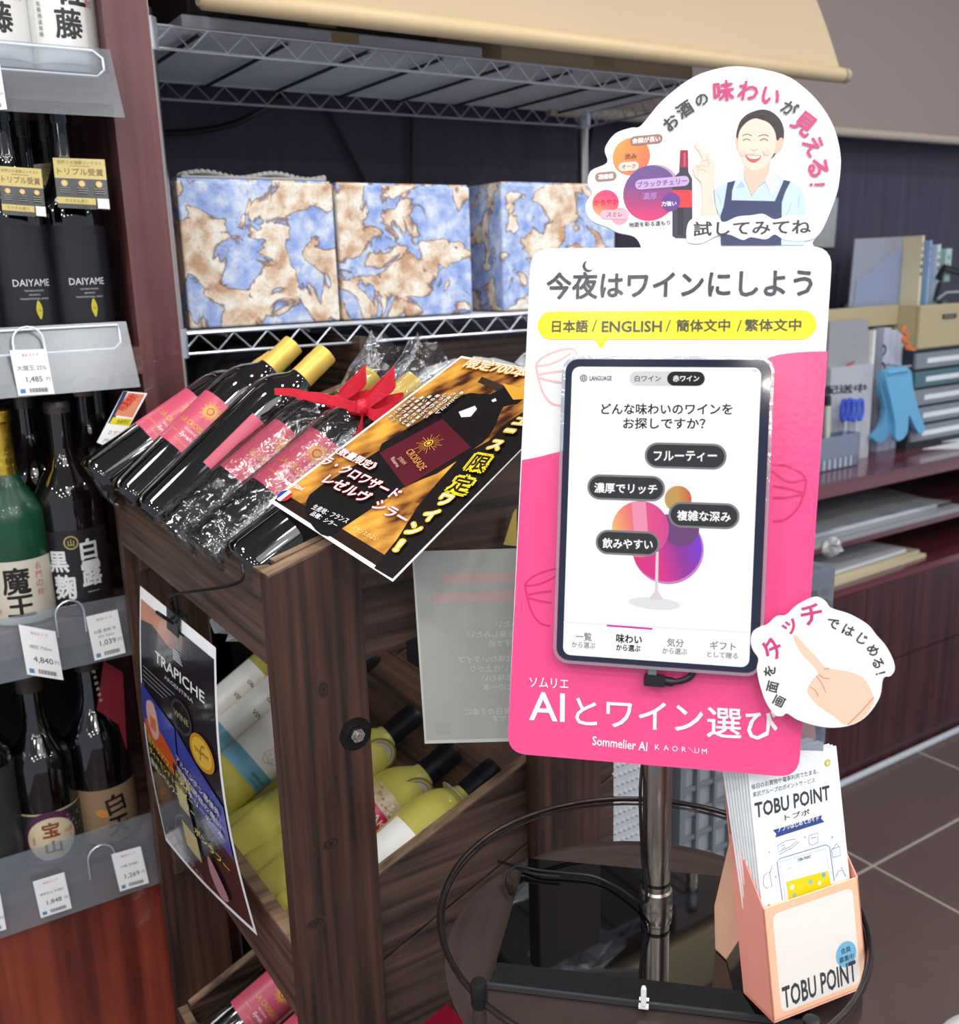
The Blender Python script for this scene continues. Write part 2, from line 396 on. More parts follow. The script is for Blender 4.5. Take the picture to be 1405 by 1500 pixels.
# ------------------------------------------------------------------ floor, walls, blinds
M_tile = mat('brown_floor_tile', (98, 82, 80), .32, bump=.05, bscale=20); M_grout = mat('grout', (176, 162, 158), .8)
fl = thing('floor', None, None, (1, .5, 0), kind='structure')
obj('grout_bed', box(-1.1, 4.4, -1.2, 2.0, -.03, -.0009), M_grout, fl)
tb = None
for i in range(9):
    for j in range(5):
        x0 = 1.917-.6*5+.6*i; y0 = 1.274-.6*4+.6*j
        if tb is None:
            tb = obj('tile', box(x0+.0032, x0+.5968, y0+.0032, y0+.5968, -.012, 0), M_tile, fl); bevel(tb, .0012, 1); tx, ty = x0, y0
        else:
            o = tb.copy(); C.objects.link(o); o.parent = fl; o.location = (x0-tx, y0-ty, 0)
o = obj('wall_back', box(-1.1, 4.4, 2.0, 2.06, 0, 2.75), M_wall); o['kind'] = 'structure'
o = obj('ceiling', box(-2.6, 4.4, -3.0, 2.06, 2.7, 2.76), mat('ceiling_white', (225, 222, 216), .8)); o['kind'] = 'structure'
# front blind: a beige fabric flap sloping out over the wire rack, rod in the hem
rA = at(290, 5, y=1.45); rB = at(1235, 105, y=1.45); rz = (rA[2]+rB[2])/2; rA = np.array([rA[0], 1.45, rz]); rB = np.array([rB[0], 1.45, rz])
bl = thing('roller_blind', 'beige fabric roller blind hanging out over the wire rack', 'blind', (rA+rB)/2, 'fabric blinds')
M_bl = mat('beige_blind_fabric', (196, 176, 144), .7, bump=.3, bscale=600)
dv = np.array([0, .095, .20]); V = []; F = []; nx = 24; nz = 8
for j in range(nz+1):
    for i in range(nx+1):
        p = rA*(1-i/nx)+rB*(i/nx)+dv*j*1.2/nz*1.6; p = p+np.array([0, .006*math.sin(i*.9+j*.7), 0]); p[0] += (-.02*j/nz if i == nx else 0); V.append(p)
n_ = len(V); V += [p+np.array([0, .0015, .0005]) for p in V]
for j in range(nz):
    for i in range(nx):
        a = j*(nx+1)+i; F += [(a, a+1, a+nx+2, a+nx+1), (n_+a, n_+a+nx+1, n_+a+nx+2, n_+a+1)]
obj('fabric', (V, F), M_bl, bl, True)
obj('hem_rod', tube([rA+[.0, 0, 0], rA+[.006, 0, 0], rB-[.006, 0, 0], rB], [.011, .0155, .0155, .011], 14), mat('beige_blind_hem', (214, 190, 150), .45), bl, True)
obj('end_cap', tube([rB, rB+[.012, 0, 0]], .0145, 14), mat('beige_cap', (176, 160, 136), .5), bl, True)
# second blind, further back on the right
q0 = at(1190, 190, y=1.9); q1 = at(1500, 228, y=1.9); zz = q0[2]
b2 = thing('roller_blind', 'grey beige roller blind hanging at the upper right above the desk', 'blind', (q0+q1)/2, 'fabric blinds')
obj('fabric', box(q0[0]-.9, q1[0]+.6, 1.905, 1.908, zz, 2.68), mat('grey_blind_fabric', (158, 142, 138), .8, bump=.4, bscale=500), b2)
obj('hem_rod', tube([(q0[0]-.9, 1.9, zz), (q1[0]+.6, 1.9, zz)], .013, 12), mat('grey_blind_hem', (186, 174, 160), .5), b2, True)
# ------------------------------------------------------------------ left bottle shelf
YS = 1.38
ls = thing('bottle_shelf', 'tall reddish brown bottle shelf at the left edge with acrylic guards', 'shelf', (-.1, 1.6, 0))
xp0 = .352; xp1 = .408
obj('side_panel', box(xp0, xp1, YS, 1.86, 0, 2.3), M_shelf, ls, label='upright end panel of reddish brown laminate')
obj('edge_strip', box(xp1, xp1+.0015, YS+.0, YS+.012, 0, 2.3), mat('pale_edge', (150, 130, 126), .4), ls)
obj('back_panel', box(-.75, xp0, 1.84, 1.855, 0, 2.3), M_in, ls)
zs = [at(90, 100, y=1.42)[2]-.01, at(205, 508, y=YS)[2], at(100, 893, y=1.42)[2]-.004, at(70, 1255, y=1.42)[2]-.002]
gb = [at(90, 170, y=1.365)[2], at(100, 574, y=1.365)[2], at(100, 974, y=1.365)[2], at(100, 1331, y=1.365)[2]]
gt = [at(90, 66, y=1.372)[2], at(100, 475, y=1.372)[2], at(100, 888, y=1.372)[2], at(100, 1228, y=1.372)[2]]
for z in zs:
    obj('shelf_board', box(-.75, xp0, YS, 1.84, z-.036, z), M_shelfx, ls)
obj('kick_panel', box(-.75, xp0, YS+.002, YS+.02, 0, zs[3]-.036), M_red, ls, label='mahogany red panel under the lowest shelf')
xr = [at(168, 120, y=1.365)[0], at(192, 520, y=1.365)[0], xp0-.004, xp0-.004]
for k in range(4):
    g = obj('acrylic_guard', prism([(-.75, 1.374, gt[k]), (xr[k], 1.374, gt[k]), (xr[k]+.004, 1.352, gb[k]), (-.75, 1.352, gb[k])], (0, -.0022, 0)), A_guard, ls, label='clear acrylic guard strip along a shelf front')
    zt = gt[k]-.004; zb = gt[k]-.034
    lp = [(xr[k]-.012-(.01 if k == 0 else 0), 1.369, zt), (-.75, 1.369, zt), (-.75, 1.366, zb), (xr[k]-.02, 1.366, zb), (xr[k]-.011, 1.3665, zb+.008), (xr[k]-.011, 1.3685, zt-.008)]
    if k < 2: obj('guard_wire', tube(lp, .0016, 6, True), mat('white_wire', (235, 240, 245), .25), g, True)
    else:
        for cxp in ([102, 880] if k == 2 else [148, 1236],):
            cc = at(cxp[0], cxp[1]+18, y=1.36)
            obj('wire_loop', tube([(cc[0]-.018, 1.358, cc[2]-.03)]+[(cc[0]+.018*math.cos(t), 1.358, cc[2]+.018*math.sin(t)) for t in np.linspace(PI, 0, 9)]+[(cc[0]+.018, 1.358, cc[2]-.03)], .0014, 6), M_wire, g, True)
cc = at(41, 500, y=1.36)
obj('wire_loop', tube([(cc[0]-.018, 1.355, cc[2]-.03)]+[(cc[0]+.018*math.cos(t), 1.357, cc[2]+.018*math.sin(t)) for t in np.linspace(PI, 0, 9)]+[(cc[0]+.018, 1.355, cc[2]-.03)], .0014, 6), mat('white_wire', (235, 240, 245), .25), ls, True)
def price_tag(quad, price, label, lines=()):
    """card clipped on a guard; quad: photo corners TL, TR, BR, BL"""
    P = [at(*q, y=1.349) for q in quad]; u = unit([P[1][0]-P[0][0], 0, P[1][2]-P[0][2]]); v = unit(np.array([P[0][0]-P[3][0], 0, P[0][2]-P[3][2]]))
    W = np.linalg.norm(P[1]-P[0]); H = np.linalg.norm(P[0]-P[3]); f = Plane(P[3], u, v, (0, -1, 0))
    t = thing('price_tag', label, 'price tag', (P[2]+P[3])/2, 'price tags on the bottle shelf')
    obj('card', prism([f(0, 0), f(W, 0), f(W, H), f(0, H)], (0, .0008, 0)), mat('tag_card', (246, 247, 248), .5), t)
    s = Sheet(f); s.text('東武', W*.38, H*.88, H*.06, None, (200, 60, 60)); s.text('ストア', W*.62, H*.88, H*.06, None, (200, 90, 90))
    for i, (tx, yy, hh) in enumerate(lines): s.text(tx, W*.5, H*yy, None, W*hh, (70, 70, 75))
    s.text(price, W*.52, H*.34, H*.135, None, (60, 60, 66), .01); s.text('円', W*.90, H*.34, H*.08, None, (60, 60, 66))
    s.rect(W*.08, H*.05, W*.22, H*.14, (90, 150, 200)); 
    for i in range(18): s.rect(W*(.34+.028*i), H*.06, W*(.34+.028*i+.012+.008*(i % 3 == 0)), H*.15, (40, 40, 44))
    s.build(P_matte, t)
price_tag([(27, 915), (81, 925), (90, 980), (40, 988)], '4,840', 'price card reading 4,840 yen on the third shelf rail', [('焼酎 720ml', .6, .6)])
price_tag([(126, 904), (172, 893), (176, 955), (139, 968)], '1,039', 'price card reading 1,039 yen at the right end of the third rail', [('白露 黒麹 芋', .62, .7), ('25% 720ml', .5, .5)])
price_tag([(48, 1292), (94, 1278), (105, 1334), (60, 1345)], '1,848', 'price card reading 1,848 yen on the lowest shelf rail', [('薩摩宝山 芋焼酎', .6, .75)])
price_tag([(163, 1252), (206, 1240), (213, 1292), (176, 1306)], '1,269', 'price card reading 1,269 yen at the right end of the lowest rail', [('小鶴 芋焼酎', .62, .6)])
price_tag([(14, 513), (68, 511), (79, 575), (27, 580)], '1,485', 'price card reading 1,485 yen hanging from a wire loop on the second shelf', [('大魔王 25%', .6, .8)])
price_tag([(-40, 1318), (0, 1308), (12, 1362), (-30, 1372)], '1,738', 'price card cut by the left edge of the picture on the lowest rail')
price_tag([(-45, 96), (0, 94), (14, 163), (-34, 163)], '3,300', 'price card cut by the left edge of the picture on the top shelf')
# ------------------------------------------------------------------ bottles on the left shelf
M_gl_black = mat('black_glass', (10, 10, 12), .06, coat=1)
M_gl_brown = mat('brown_black_glass', (16, 12, 10), .07, coat=1)
M_gl_green = mat('frosted_green_glass', (22, 70, 48), .3, coat=.2)
M_gl_white = mat('frosted_white_glass', (236, 236, 236), .35)
def shelf_bottle(name, label, group, cx_, cy_, z, r, H, glass, shoulder=.62, neck=.36, capm=None, caph=.05, capr=None, tilt=0, rimr=None):
    t = thing(name, label, 'bottle', (cx_, cy_, z), group)
    hs = H*shoulder; rn = r*neck
    prof = [(r*.9, 0), (r, .006), (r, hs), (r*.97, hs+H*.04), (r*.8, hs+H*.09), (r*.55, hs+H*.15), (rn*1.1, hs+H*.21), (rn, hs+H*.25), (rn*.95, H-.012), (rn*1.1, H-.01), (rn*1.1, H)]
    obj('glass_body', lathe(prof, 32, (cx_, cy_, z)), glass, t, True)
    if capm:
        cr = capr or rn*1.15
        obj('cap', lathe([(cr, H-caph), (cr, H-caph*.5), (cr*1.04, H-caph*.48), (cr*1.04, H-.002), (cr*.9, H+.003)], 24, (cx_, cy_, z)), capm, t, True)
    return t
def wrap(t, r, z0, z1, ang=1.25, center=0, name='label', mat_=None, base=(20, 20, 22), c=None):
    o_ = ORG[t.name] if c is None else np.array(c)
    s = Sheet(cyl(r+.0004, (o_[0], o_[1]), o_[2]), maxlen=.005, step=.00008); R_ = r+.0004
    s.rect(R_*(center-ang), z0, R_*(center+ang), z1, base, 40, 1); s.c = R_*center; s.R = R_; return s
face = lambda x, y: math.atan2(-x, y)    # angle of the side that looks at the camera (camera at the origin)
# row 1: white frosted bottles
R1 = [(93, .045, 'white frosted shochu bottle beside the upright on the top shelf'), (-9, .045, 'white frosted shochu bottle cut by the left edge on the top shelf')]
for px_, r, lb in R1:
    p = at(px_, 70, y=1.44); t = shelf_bottle('shochu_bottle', lb, 'white bottles on the top shelf', p[0], 1.44, zs[0], r, .40, M_gl_white, .62, .36, M_gl_black)
    s = wrap(t, r, .012, .245, 1.5, face(p[0], 1.44), base=(243, 243, 240)); c = s.c
    s.text('佐', c+.016, .098, .036, .036, (40, 40, 44), .035); s.text('藤', c+.010, .058, .034, .032, (40, 40, 44), .03)
    s.disc(c-.018, .112, .017, (46, 46, 52)); s.disc(c-.018, .112, .0105, (235, 235, 235)); 
    for i in range(12): s.line([(c-.018, .112), (c-.018+.010*math.cos(i*PI/6), .112+.010*math.sin(i*PI/6))], .0008, (60, 60, 66))
    for i, ch in enumerate('本格焼酎'): s.text(ch, c+.038, .118-.011*i, .009, None, (214, 60, 70))
    for i, ch in enumerate('佐藤酒造有限'): s.text(ch, c-.024, .080-.007*i, .0052, None, (70, 70, 70))
    s.build(P_label, t, 'label')
# row 2: black bottles with gold neck tags
R2 = [(118, 1.43, 'black matte bottle with yellow leaf mark and gold tag, right end of second shelf', (77, 231, 76, 76, 3)),
      (36, 1.43, 'black matte bottle with gold tag, left of the one beside the upright', (-4, 243, 64, 74, 5)),
      (70, 1.57, 'black bottle with half hidden gold tag behind the front pair of black bottles', (49, 241, 50, 62, -6)),
      (100, 1.72, 'black necked bottle at the back of the second shelf', None), (-46, 1.43, 'black bottle outside the left edge, only its shoulder in view', None)]
for px_, yy, lb, tg in R2:
    p = at(px_, 440, y=yy); t = shelf_bottle('shochu_bottle', lb, 'black bottles on the second shelf', p[0], yy, zs[1], .042, .315 if yy < 1.6 else .33, M_gl_black, .53, .34, M_gl_black, .03)
    c0 = face(p[0], yy)
    s = wrap(t, .042, .006, .158, 1.9, c0, base=(33, 34, 40)); c = s.c
    if yy < 1.5:
        s.text('DAIYAME', c+.012, .088, .0085, .046, (225, 225, 228), .006)
        for i, (tx, wd) in enumerate((('TASTING NOTES', .024), ('AROMATIC', .014), ('TRADITIONAL SPIRIT', .036))): s.text(tx, c+.013, .078-.005*i, .0022, wd, (200, 200, 204))
        s.poly(catmull([(c+.016, .066), (c+.0205, .055), (c+.017, .042), (c+.0125, .054)], 5), (214, 196, 60)); s.text('山', c+.0165, .054, .004, None, (30, 30, 30))
    s.build(P_label, t, 'label')
    if tg:
        x0, y0, ww, hh, sl = tg; yp = yy-.052
        q = [at(x0, y0, y=yp), at(x0+ww, y0+sl*.9, y=yp-.004), at(x0+ww+8, y0+hh+sl*.4, y=yp-.012), at(x0+8, y0+hh-3, y=yp-.008)]
        if px_ == 70: q[2] = at(90, 318, y=yp-.01); q[3] = at(70, 318, y=yp-.01)
        Wd = np.linalg.norm(q[1]-q[0]); Hd = np.linalg.norm(q[3]-q[0])
        fn = lambda a, b, h=0, q=q, Wd=Wd, Hd=Hd: (lambda s_, t_: (q[0]*(1-s_)+q[1]*s_)*t_+(q[3]*(1-s_)+q[2]*s_)*(1-t_)+np.array([0, -h, 0]))(a/Wd, b/Hd)
        s = Sheet(fn, step=.00018, maxlen=.006); s.rect(0, 0, Wd, Hd, (30, 29, 30), 6, 6); s.rect(0, Hd*.60, Wd, Hd, (206, 184, 96)); s.rect(0, Hd*.09, Wd*(.74 if px_ != 70 else 1), Hd*.22, (206, 184, 96))
        s.text('世界三大酒類コンテスト', Wd*.5, Hd*.92, None, Wd*.86, (120, 100, 40)); s.text('トリプル受賞', Wd*.5, Hd*.74, Hd*.14, Wd*.88, (110, 88, 30), .01); s.line([(Wd*.3, Hd*.85), (Wd*.7, Hd*.85)], .0006, (130, 110, 50))
        for i in range(3):
            cx_ = Wd*(.17+.33*i); s.disc(cx_, Hd*.5, Wd*.065, (214, 170, 84)); s.disc(cx_, Hd*.5, Wd*.04, (232, 196, 130))
            for k in range(3): s.rect(cx_-Wd*.1, Hd*(.4-.045*k), cx_+Wd*.1, Hd*(.415-.045*k), (120, 118, 110))
        s.text('ライチの香り', Wd*.36, Hd*.155, Hd*.07, None, (90, 76, 30)); s.rect(Wd*.76, Hd*.02, Wd*.99, Hd*.22, (228, 228, 226))
        s.build(P_film, t, 'neck_tag')
    obj('crimp_ring', lathe([(.02, .172), (.027, .166), (.021, .176)], 20, (p[0], yy, zs[1])), mat('silver_foil', (190, 186, 178), .25, 1), t, True)
# row 3
M_cork = mat('beige_cap_plastic', (176, 150, 116), .5)
def row3(px_, yy, r, H, glass, lb, capm=None, name='shochu_bottle', sh=.56, zrow=None, neck=.3, caph=.028):
    p = at(px_, 890, y=yy); return p, shelf_bottle(name, lb, 'bottles on the third shelf', p[0], yy, zs[2] if zrow is None else zrow, r, H, glass, sh, neck, capm, caph)
p, t = row3(36, 1.43, .043, .285, M_gl_green, 'dark green bottle with gold foil neck and cream label, third shelf', None, sh=.50, neck=.33)
c0 = face(p[0], 1.43); s = wrap(t, .043, .006, .093, 1.7, c0, base=(222, 214, 196)); c = s.c
s.text('魔', c-.006, .066, .036, .034, (34, 30, 30), .03); s.text('王', c-.004, .031, .028, .034, (34, 30, 30), .03)
for i, ch in enumerate('名門の粋'): s.text(ch, c+.024, .082-.012*i, .009, None, (196, 70, 60))
s.text('芋', c-.033, .024, .008, None, (196, 70, 60)); s.build(P_label, t, 'label')
obj('neck_foil', lathe([(.0165, .175), (.0155, .20), (.015, .24), (.0155, .272), (.0175, .274), (.0175, .288), (.012, .29)], 24, (p[0], 1.43, zs[2])), mat('gold_foil', (226, 190, 70), .28, 1, bump=.8, bscale=90), t, True)
p, t = row3(121, 1.43, .043, .29, M_gl_brown, 'black shochu bottle with white brush lettering, third shelf', mat('pewter_cap', (86, 80, 74), .35, .6), sh=.55, neck=.34, caph=.012)
s = wrap(t, .043, .004, .122, 2.0, face(p[0], 1.43), base=(38, 34, 38)); c = s.c
s.disc(c-.004, .106, .0095, (196, 176, 96)); s.disc(c-.004, .106, .0078, (50, 46, 40)); s.text('山', c-.004, .106, .009, None, (196, 176, 96), .03)
s.text('黒', c-.024, .080, .028, .026, (240, 240, 238), .035); s.text('麹', c-.019, .044, .034, .028, (240, 240, 238), .035)
s.text('白', c+.018, .094, .028, .022, (240, 240, 238), .035); s.text('露', c+.019, .060, .034, .028, (240, 240, 238), .035); s.text('SHIRATSUYU', c+.018, .034, .002, None, (210, 210, 210)); s.build(P_label, t, 'label')
for px_, yy, H, cm, lb in ((78, 1.53, .305, mat('pewter_cap', (86, 80, 74), .35, .6), 'dark bottle standing directly behind the black one with white brush lettering'), (162, 1.53, .315, M_cork, 'dark bottle with a beige cap, back right of the third shelf'),
        (184, 1.60, .315, M_cork, 'dark bottle with a beige cap half hidden behind the tilted promotion card'), (20, 1.60, .325, M_gl_black, 'dark bottle in the shadow behind the gold foil neck')):
    row3(px_, yy, .041, H, M_gl_brown, lb, cm)
# row 4
def row4(px_, yy, r, H, lb, capm, sh=.5): 
    p = at(px_, 1240, y=yy); return p, shelf_bottle('shochu_bottle', lb, 'bottles on the lowest shelf', p[0], yy, zs[3], r, H, M_gl_black, sh, .36, capm, .035)
p, t = row4(78, 1.435, .0445, .29, 'black bottle with round cream and purple label, lowest shelf', mat('dark_cap', (60, 46, 44), .4), .5)
s = wrap(t, .0445, .006, .085, 1.9, face(p[0], 1.435), base=(44, 52, 48)); c = s.c
s.rect(c-.08, .082, c+.08, .085, (190, 176, 140), 20); s.disc(c, .045, .038, (92, 44, 80), .041); s.disc(c, .043, .033, (232, 214, 180), .033, n=40); s.rect(c-.045, .006, c+.045, .012, (130, 60, 110), 16)
s.text('宝', c, .058, .022, .022, (150, 80, 44), .04); s.text('山', c+.001, .031, .018, .021, (150, 80, 44), .04); s.text('芋焼酎', c-.024, .043, .004, None, (190, 80, 60), rot=PI/2); s.text('薩摩', c+.024, .05, .006, None, (220, 130, 90)); 
for i in range(26): s.disc(c+.036+.012*math.sin(i*2.3), .02+.0022*i, .0012, (170, 164, 140))
s.build(P_label, t, 'label')
s = wrap(t, .0435, .118, .119, .5, face(p[0], 1.435), base=(20, 20, 20)); c = s.c; s.poly(catmull([(c-.03, .120), (c-.02, .130), (c-.012, .138), (c+.012, .138), (c+.02, .130), (c+.03, .120), (c+.025, .112), (c, .119), (c-.025, .112)], 4), (214, 200, 168)); s.ml = None
s.text('西酒造', c, .129, .010, .03, (40, 36, 30), .03); s.build(P_label, t, 'shoulder_label')
p, t = row4(163, 1.44, .0445, .30, 'black bottle with kraft beige label and black brush stroke, lowest shelf', mat('dark_cap', (60, 46, 44), .4), .52)
s = wrap(t, .0445, .006, .092, 1.9, face(p[0], 1.44), base=(150, 122, 92)); c = s.c
s.text('白', c+.014, .066, .030, .026, (26, 22, 22), .03, rot=.15); s.text('天', c+.016, .030, .028, .030, (26, 22, 22), .04); s.disc(c-.006, .055, .010, (206, 140, 70), .006, rot=-.5); s.build(P_label, t, 'label')
p, t = row4(-14, 1.43, .047, .25, 'dark grey matte bottle at the very left of the lowest shelf', None, .7)
s = wrap(t, .047, .004, .17, 1.9, 0, base=(58, 58, 62)); s.build(P_label, t, 'label')
t = thing('carton_leaflet', 'dark red printed leaflet hanging at the right end of the lowest shelf', 'leaflet', at(172, 1080, y=1.40))
q = [at(*p, y=1.40) for p in ((152, 968), (180, 985), (186, 1100), (174, 1062), (142, 1040))]
obj('sheet', slab(q, (0, .001, 0)), mat('dark_red_paper', (120, 26, 40), .4), t)
fq = Plane(q[4], unit(q[0]*0+[.6, 0, .1]), unit([-.1, 0, 1]), (0, -1, 0)); s = Sheet(fq)
for i in range(6): s.text('本格焼酎'[i % 4], .008, .012+.009*i, .005, None, (220, 190, 190))
s.build(P_matte, t)
# promotion card in a clip on the far corner of the wooden rack
t = thing('promotion_card', 'small tilted promotion card in a clear clip at the far corner of the wooden rack', 'sign', at(150, 690, y=1.34))
q = [at(*p, y=1.345) for p in ((181, 573), (216, 576), (170, 660), (142, 648))]
obj('card', slab(q, (0, .0012, 0)), mat('tag_card', (246, 247, 248), .5), t)
U = unit(q[1]-q[0]); Vv = unit(q[0]-q[3]); s = Sheet(Plane(q[3], U, Vv, (0, -1, 0))); wq = np.linalg.norm(q[2]-q[3]); hq = np.linalg.norm(q[0]-q[3])
s.poly([s.px(181, 573), s.px(187, 574), s.px(165, 620), s.px(158, 620)], (40, 70, 110)); s.ppoly([(188, 575), (212, 578), (194, 612), (168, 608)], (240, 150, 110)); s.ppoly([(166, 611), (194, 614), (189, 624), (160, 621)], (246, 230, 40))
s.ptext('特選焼酎', (182, 603), (203, 580), 11, (220, 50, 50), .03); s.ptext('数量限定', (170, 621), (188, 621), 6, (60, 60, 60)); s.ptext('おすすめ', (157, 636), (183, 640), 6, (220, 110, 110)); s.ptext('円(税込)', (150, 648), (176, 655), 6, (90, 90, 90)); s.build(P_film, t)
cl = at(140, 672, y=1.343)
obj('clip', join(box(cl[0]-.006, cl[0]+.022, 1.335, 1.352, cl[2]-.004, cl[2]+.014), tube([cl, cl+[-.004, 0, -.02], cl+[.004, -.01, -.045], cl+[.018, -.02, -.062], cl+[.034, -.03, -.066]], .0045, 8)), A_cello, t, True, label='clear plastic clip')
obj('ball', lathe([(.001, -.009), (.007, -.006), (.009, 0), (.007, .006), (.001, .009)], 16, tuple(at(140, 687, y=1.338))), M_white, t, True)
# ------------------------------------------------------------------ wire rack with boxes
YW, YB = 1.50, 1.90
zu = 1.7665; zl = 1.341; XL, XR = .425, 1.552
wr = thing('wire_rack', 'chrome wire shelving rack behind the wooden rack', 'rack', (1.0, 1.7, 0))
for (x, y) in ((XL+.012, YW), (XL+.012, YB), (XR-.012, YW), (XR-.012, YB)):
    obj('post', tube([(x, y, 0), (x, y, zu+.02)], .0125, 14), M_chrome, wr, True)
    obj('collar', tube([(x, y, zl-.035), (x, y, zl+.008)], .017, 14), M_wire, wr, True); obj('collar', tube([(x, y, zu-.035), (x, y, zu+.008)], .017, 14), M_wire, wr, True)
obj('divider_post', tube([(at(530, 500, y=YW)[0], YW, .1), (at(530, 500, y=YW)[0], YW, zl-.03)], .011, 12), mat('pale_grey_post', (200, 206, 214), .35, .3), wr, True, label='short pale post under the lower shelf')
def truss(y, z, r=.0024, hgt=.030):
    vf = [tube([(XL, y, z), (XR, y, z)], r, 6), tube([(XL, y, z-hgt), (XR, y, z-hgt)], r, 6)]
    n = 20; pts = []
    for i in range(n*2+1):
        pts.append((XL+.02+(XR-XL-.04)*i/(2*n), y, z-.002 if i % 2 else z-hgt+.002))
    vf.append(tube(pts, r*.75, 5)); return join(*vf)
def trussy(x, z, r=.0024, hgt=.03):
    vf = [tube([(x, YW, z), (x, YB, z)], r, 6), tube([(x, YW, z-hgt), (x, YB, z-hgt)], r, 6)]; n = 12
    vf.append(tube([(x, YW+(YB-YW)*i/(2*n), z-.002 if i % 2 else z-hgt+.002) for i in range(2*n+1)], r*.75, 5)); return join(*vf)
for z in (zu, zl):
    for y in (YW, YB): obj('edge_truss', truss(y, z), M_wire, wr, True)
    for x in (XL, XR): obj('side_truss', trussy(x, z), M_wire, wr, True)
    o = obj('grid_wires', join(*[tube([(XL, YW+.012+.0125*i, z+.001), (XR, YW+.012+.0125*i, z+.001)], .0013, 4) for i in range(31)]), mat('zinc_wire', (206, 212, 222), .45, .2), wr, True, kind='stuff', label='close set shelf wires')
    for i in range(8):
        x = XL+.09+.135*i; obj('cross_wire', tube([(x, YW, z-.006), (x, YB, z-.006)], .003, 6), mat('dark_wire', (70, 72, 80), .4, .6), wr, True)
# flattened cartons on the upper wire shelf
M_card = mat('grey_cardboard', (196, 198, 206), .8, bump=.2, bscale=200); M_kraft = mat('kraft_cardboard', (190, 166, 136), .8, bump=.2, bscale=200)
for x0, x1, y0, y1, zz, h, m, lb in ((.50, 1.02, 1.53, 1.86, zu+.004, .022, M_card, 'flat grey cardboard sheet on the left of the upper wire shelf'), (1.06, 1.52, 1.53, 1.86, zu+.004, .10, M_kraft, 'brown cardboard carton on the right of the upper wire shelf'),
        (.52, .95, 1.56, 1.84, zu+.028, .08, mat('dark_carton', (60, 54, 56), .8), 'dark carton lying above the grey cardboard sheet')):
    t = thing('cardboard_box', lb, 'box', ((x0+x1)/2, (y0+y1)/2, zz), 'cartons on the upper wire shelf')
    bevel(obj('carton', box(x0, x1, y0, y1, zz, zz+h), m, t), .003); obj('tape', box((x0+x1)/2-.024, (x0+x1)/2+.024, y0-.0006, y0, zz+h*.1, zz+h*.9), mat('packing_tape', (176, 150, 110), .3), t)
# boxes wrapped in nautical map paper
MM = mapmat(); zb0 = zl+.004; YM = 1.55
def mbox(xa, xb, zt, dep, lb, dx=0):
    t = thing('gift_box', lb, 'box', ((xa+xb)/2, YM+dep/2, zb0), 'boxes in map paper on the wire shelf')
    o = obj('carton', box(xa, xb, YM, YM+dep, zb0, zt), MM, t); bevel(o, .004, 2)
    obj('lid_flap', box(xa+.003, xb-.003, YM+.004, YM+dep-.004, zt, zt+.003), MM, t)
    return t
xs = [at(269, 380, y=YM)[0], at(496, 380, y=YM)[0], at(691, 380, y=YM)[0], at(737, 380, y=YM)[0]]
t1 = mbox(xs[0], xs[1]-.003, at(380, 266, y=YM)[2], .30, 'blue and beige map paper box at the left end of the wire shelf')
t2 = mbox(xs[1]+.003, xs[2], at(600, 272, y=YM)[2], .30, 'blue and beige map paper box in the middle of the wire shelf')
t3 = mbox(xs[3], xs[3]+.27, at(800, 270, y=YM)[2], .30, 'blue and beige map paper box partly behind the round sign topper')
bw = []
for i in range(26):
    for j in range(3):
        x = xs[0]+.02+.0115*i*.8; bw.append(lathe([(.005, 0), (.0045, .003), (.002, .0055)], 6, (x, YM+.02+.012*j, at(380, 266, y=YM)[2]+.009+.004*math.sin(i*.5)), capb=False))
tb_ = obj('bubble_wrap', join(box(xs[0]+.012, xs[0]+.25, YM+.01, YM+.06, at(380, 266, y=YM)[2]+.0045, at(380, 266, y=YM)[2]+.008), *bw), mat('bubble_film', (190, 188, 186), .3, alpha=.8)); tag(tb_, 'strip of bubble wrap lying on top of the left map paper box', 'bubble wrap'); tb_['kind'] = 'stuff'
cb = [at(230, 195, y=1.93), at(290, 192, y=1.93), at(350, 178, y=1.93), at(400, 150, y=1.95), at(430, 128, y=1.95)]
tag(obj('cable', tube(catmull(cb, 6, False), .006, 8), M_black, None, True), 'black cable sagging along the dark back wall above the map boxes', 'cable')
for a, b in (((478, 155), (538, 275)), ((603, 160), (603, 280)), ((870, 170), (858, 260))):
    o = obj('trim_1', tube([at(*a, y=1.985), at(*b, y=1.985)], .0045, 6), mat('dark_bracket', (26, 26, 34), .5)); o['kind'] = 'structure'
# dark things stored under the lower wire shelf
t = thing('wooden_crate', 'dark wooden crate under the wire shelf behind the bottle caps', 'crate', (.66, 1.62, 1.1))
c0 = at(440, 545, y=1.62); c1 = at(526, 540, y=1.50)
for i in range(3):
    obj('slat', prism([(.725, 1.47, 1.15+.058*i), (.725, 1.80, 1.15+.058*i), (.725, 1.80, 1.205+.058*i), (.725, 1.47, 1.205+.058*i)], (.014, 0, 0)), M_racky, t)
    obj('slat', prism([(.46, 1.78, 1.15+.058*i), (.725, 1.78, 1.15+.058*i), (.725, 1.78, 1.205+.058*i), (.46, 1.78, 1.205+.058*i)], (0, .014, 0)), M_rackx, t)
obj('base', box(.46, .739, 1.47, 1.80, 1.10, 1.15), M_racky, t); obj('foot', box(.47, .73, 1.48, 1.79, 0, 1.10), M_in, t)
t = thing('storage_bag', 'black fabric bag hanging in the dark under the wire shelf', 'bag', (.58, 1.66, 1.155))
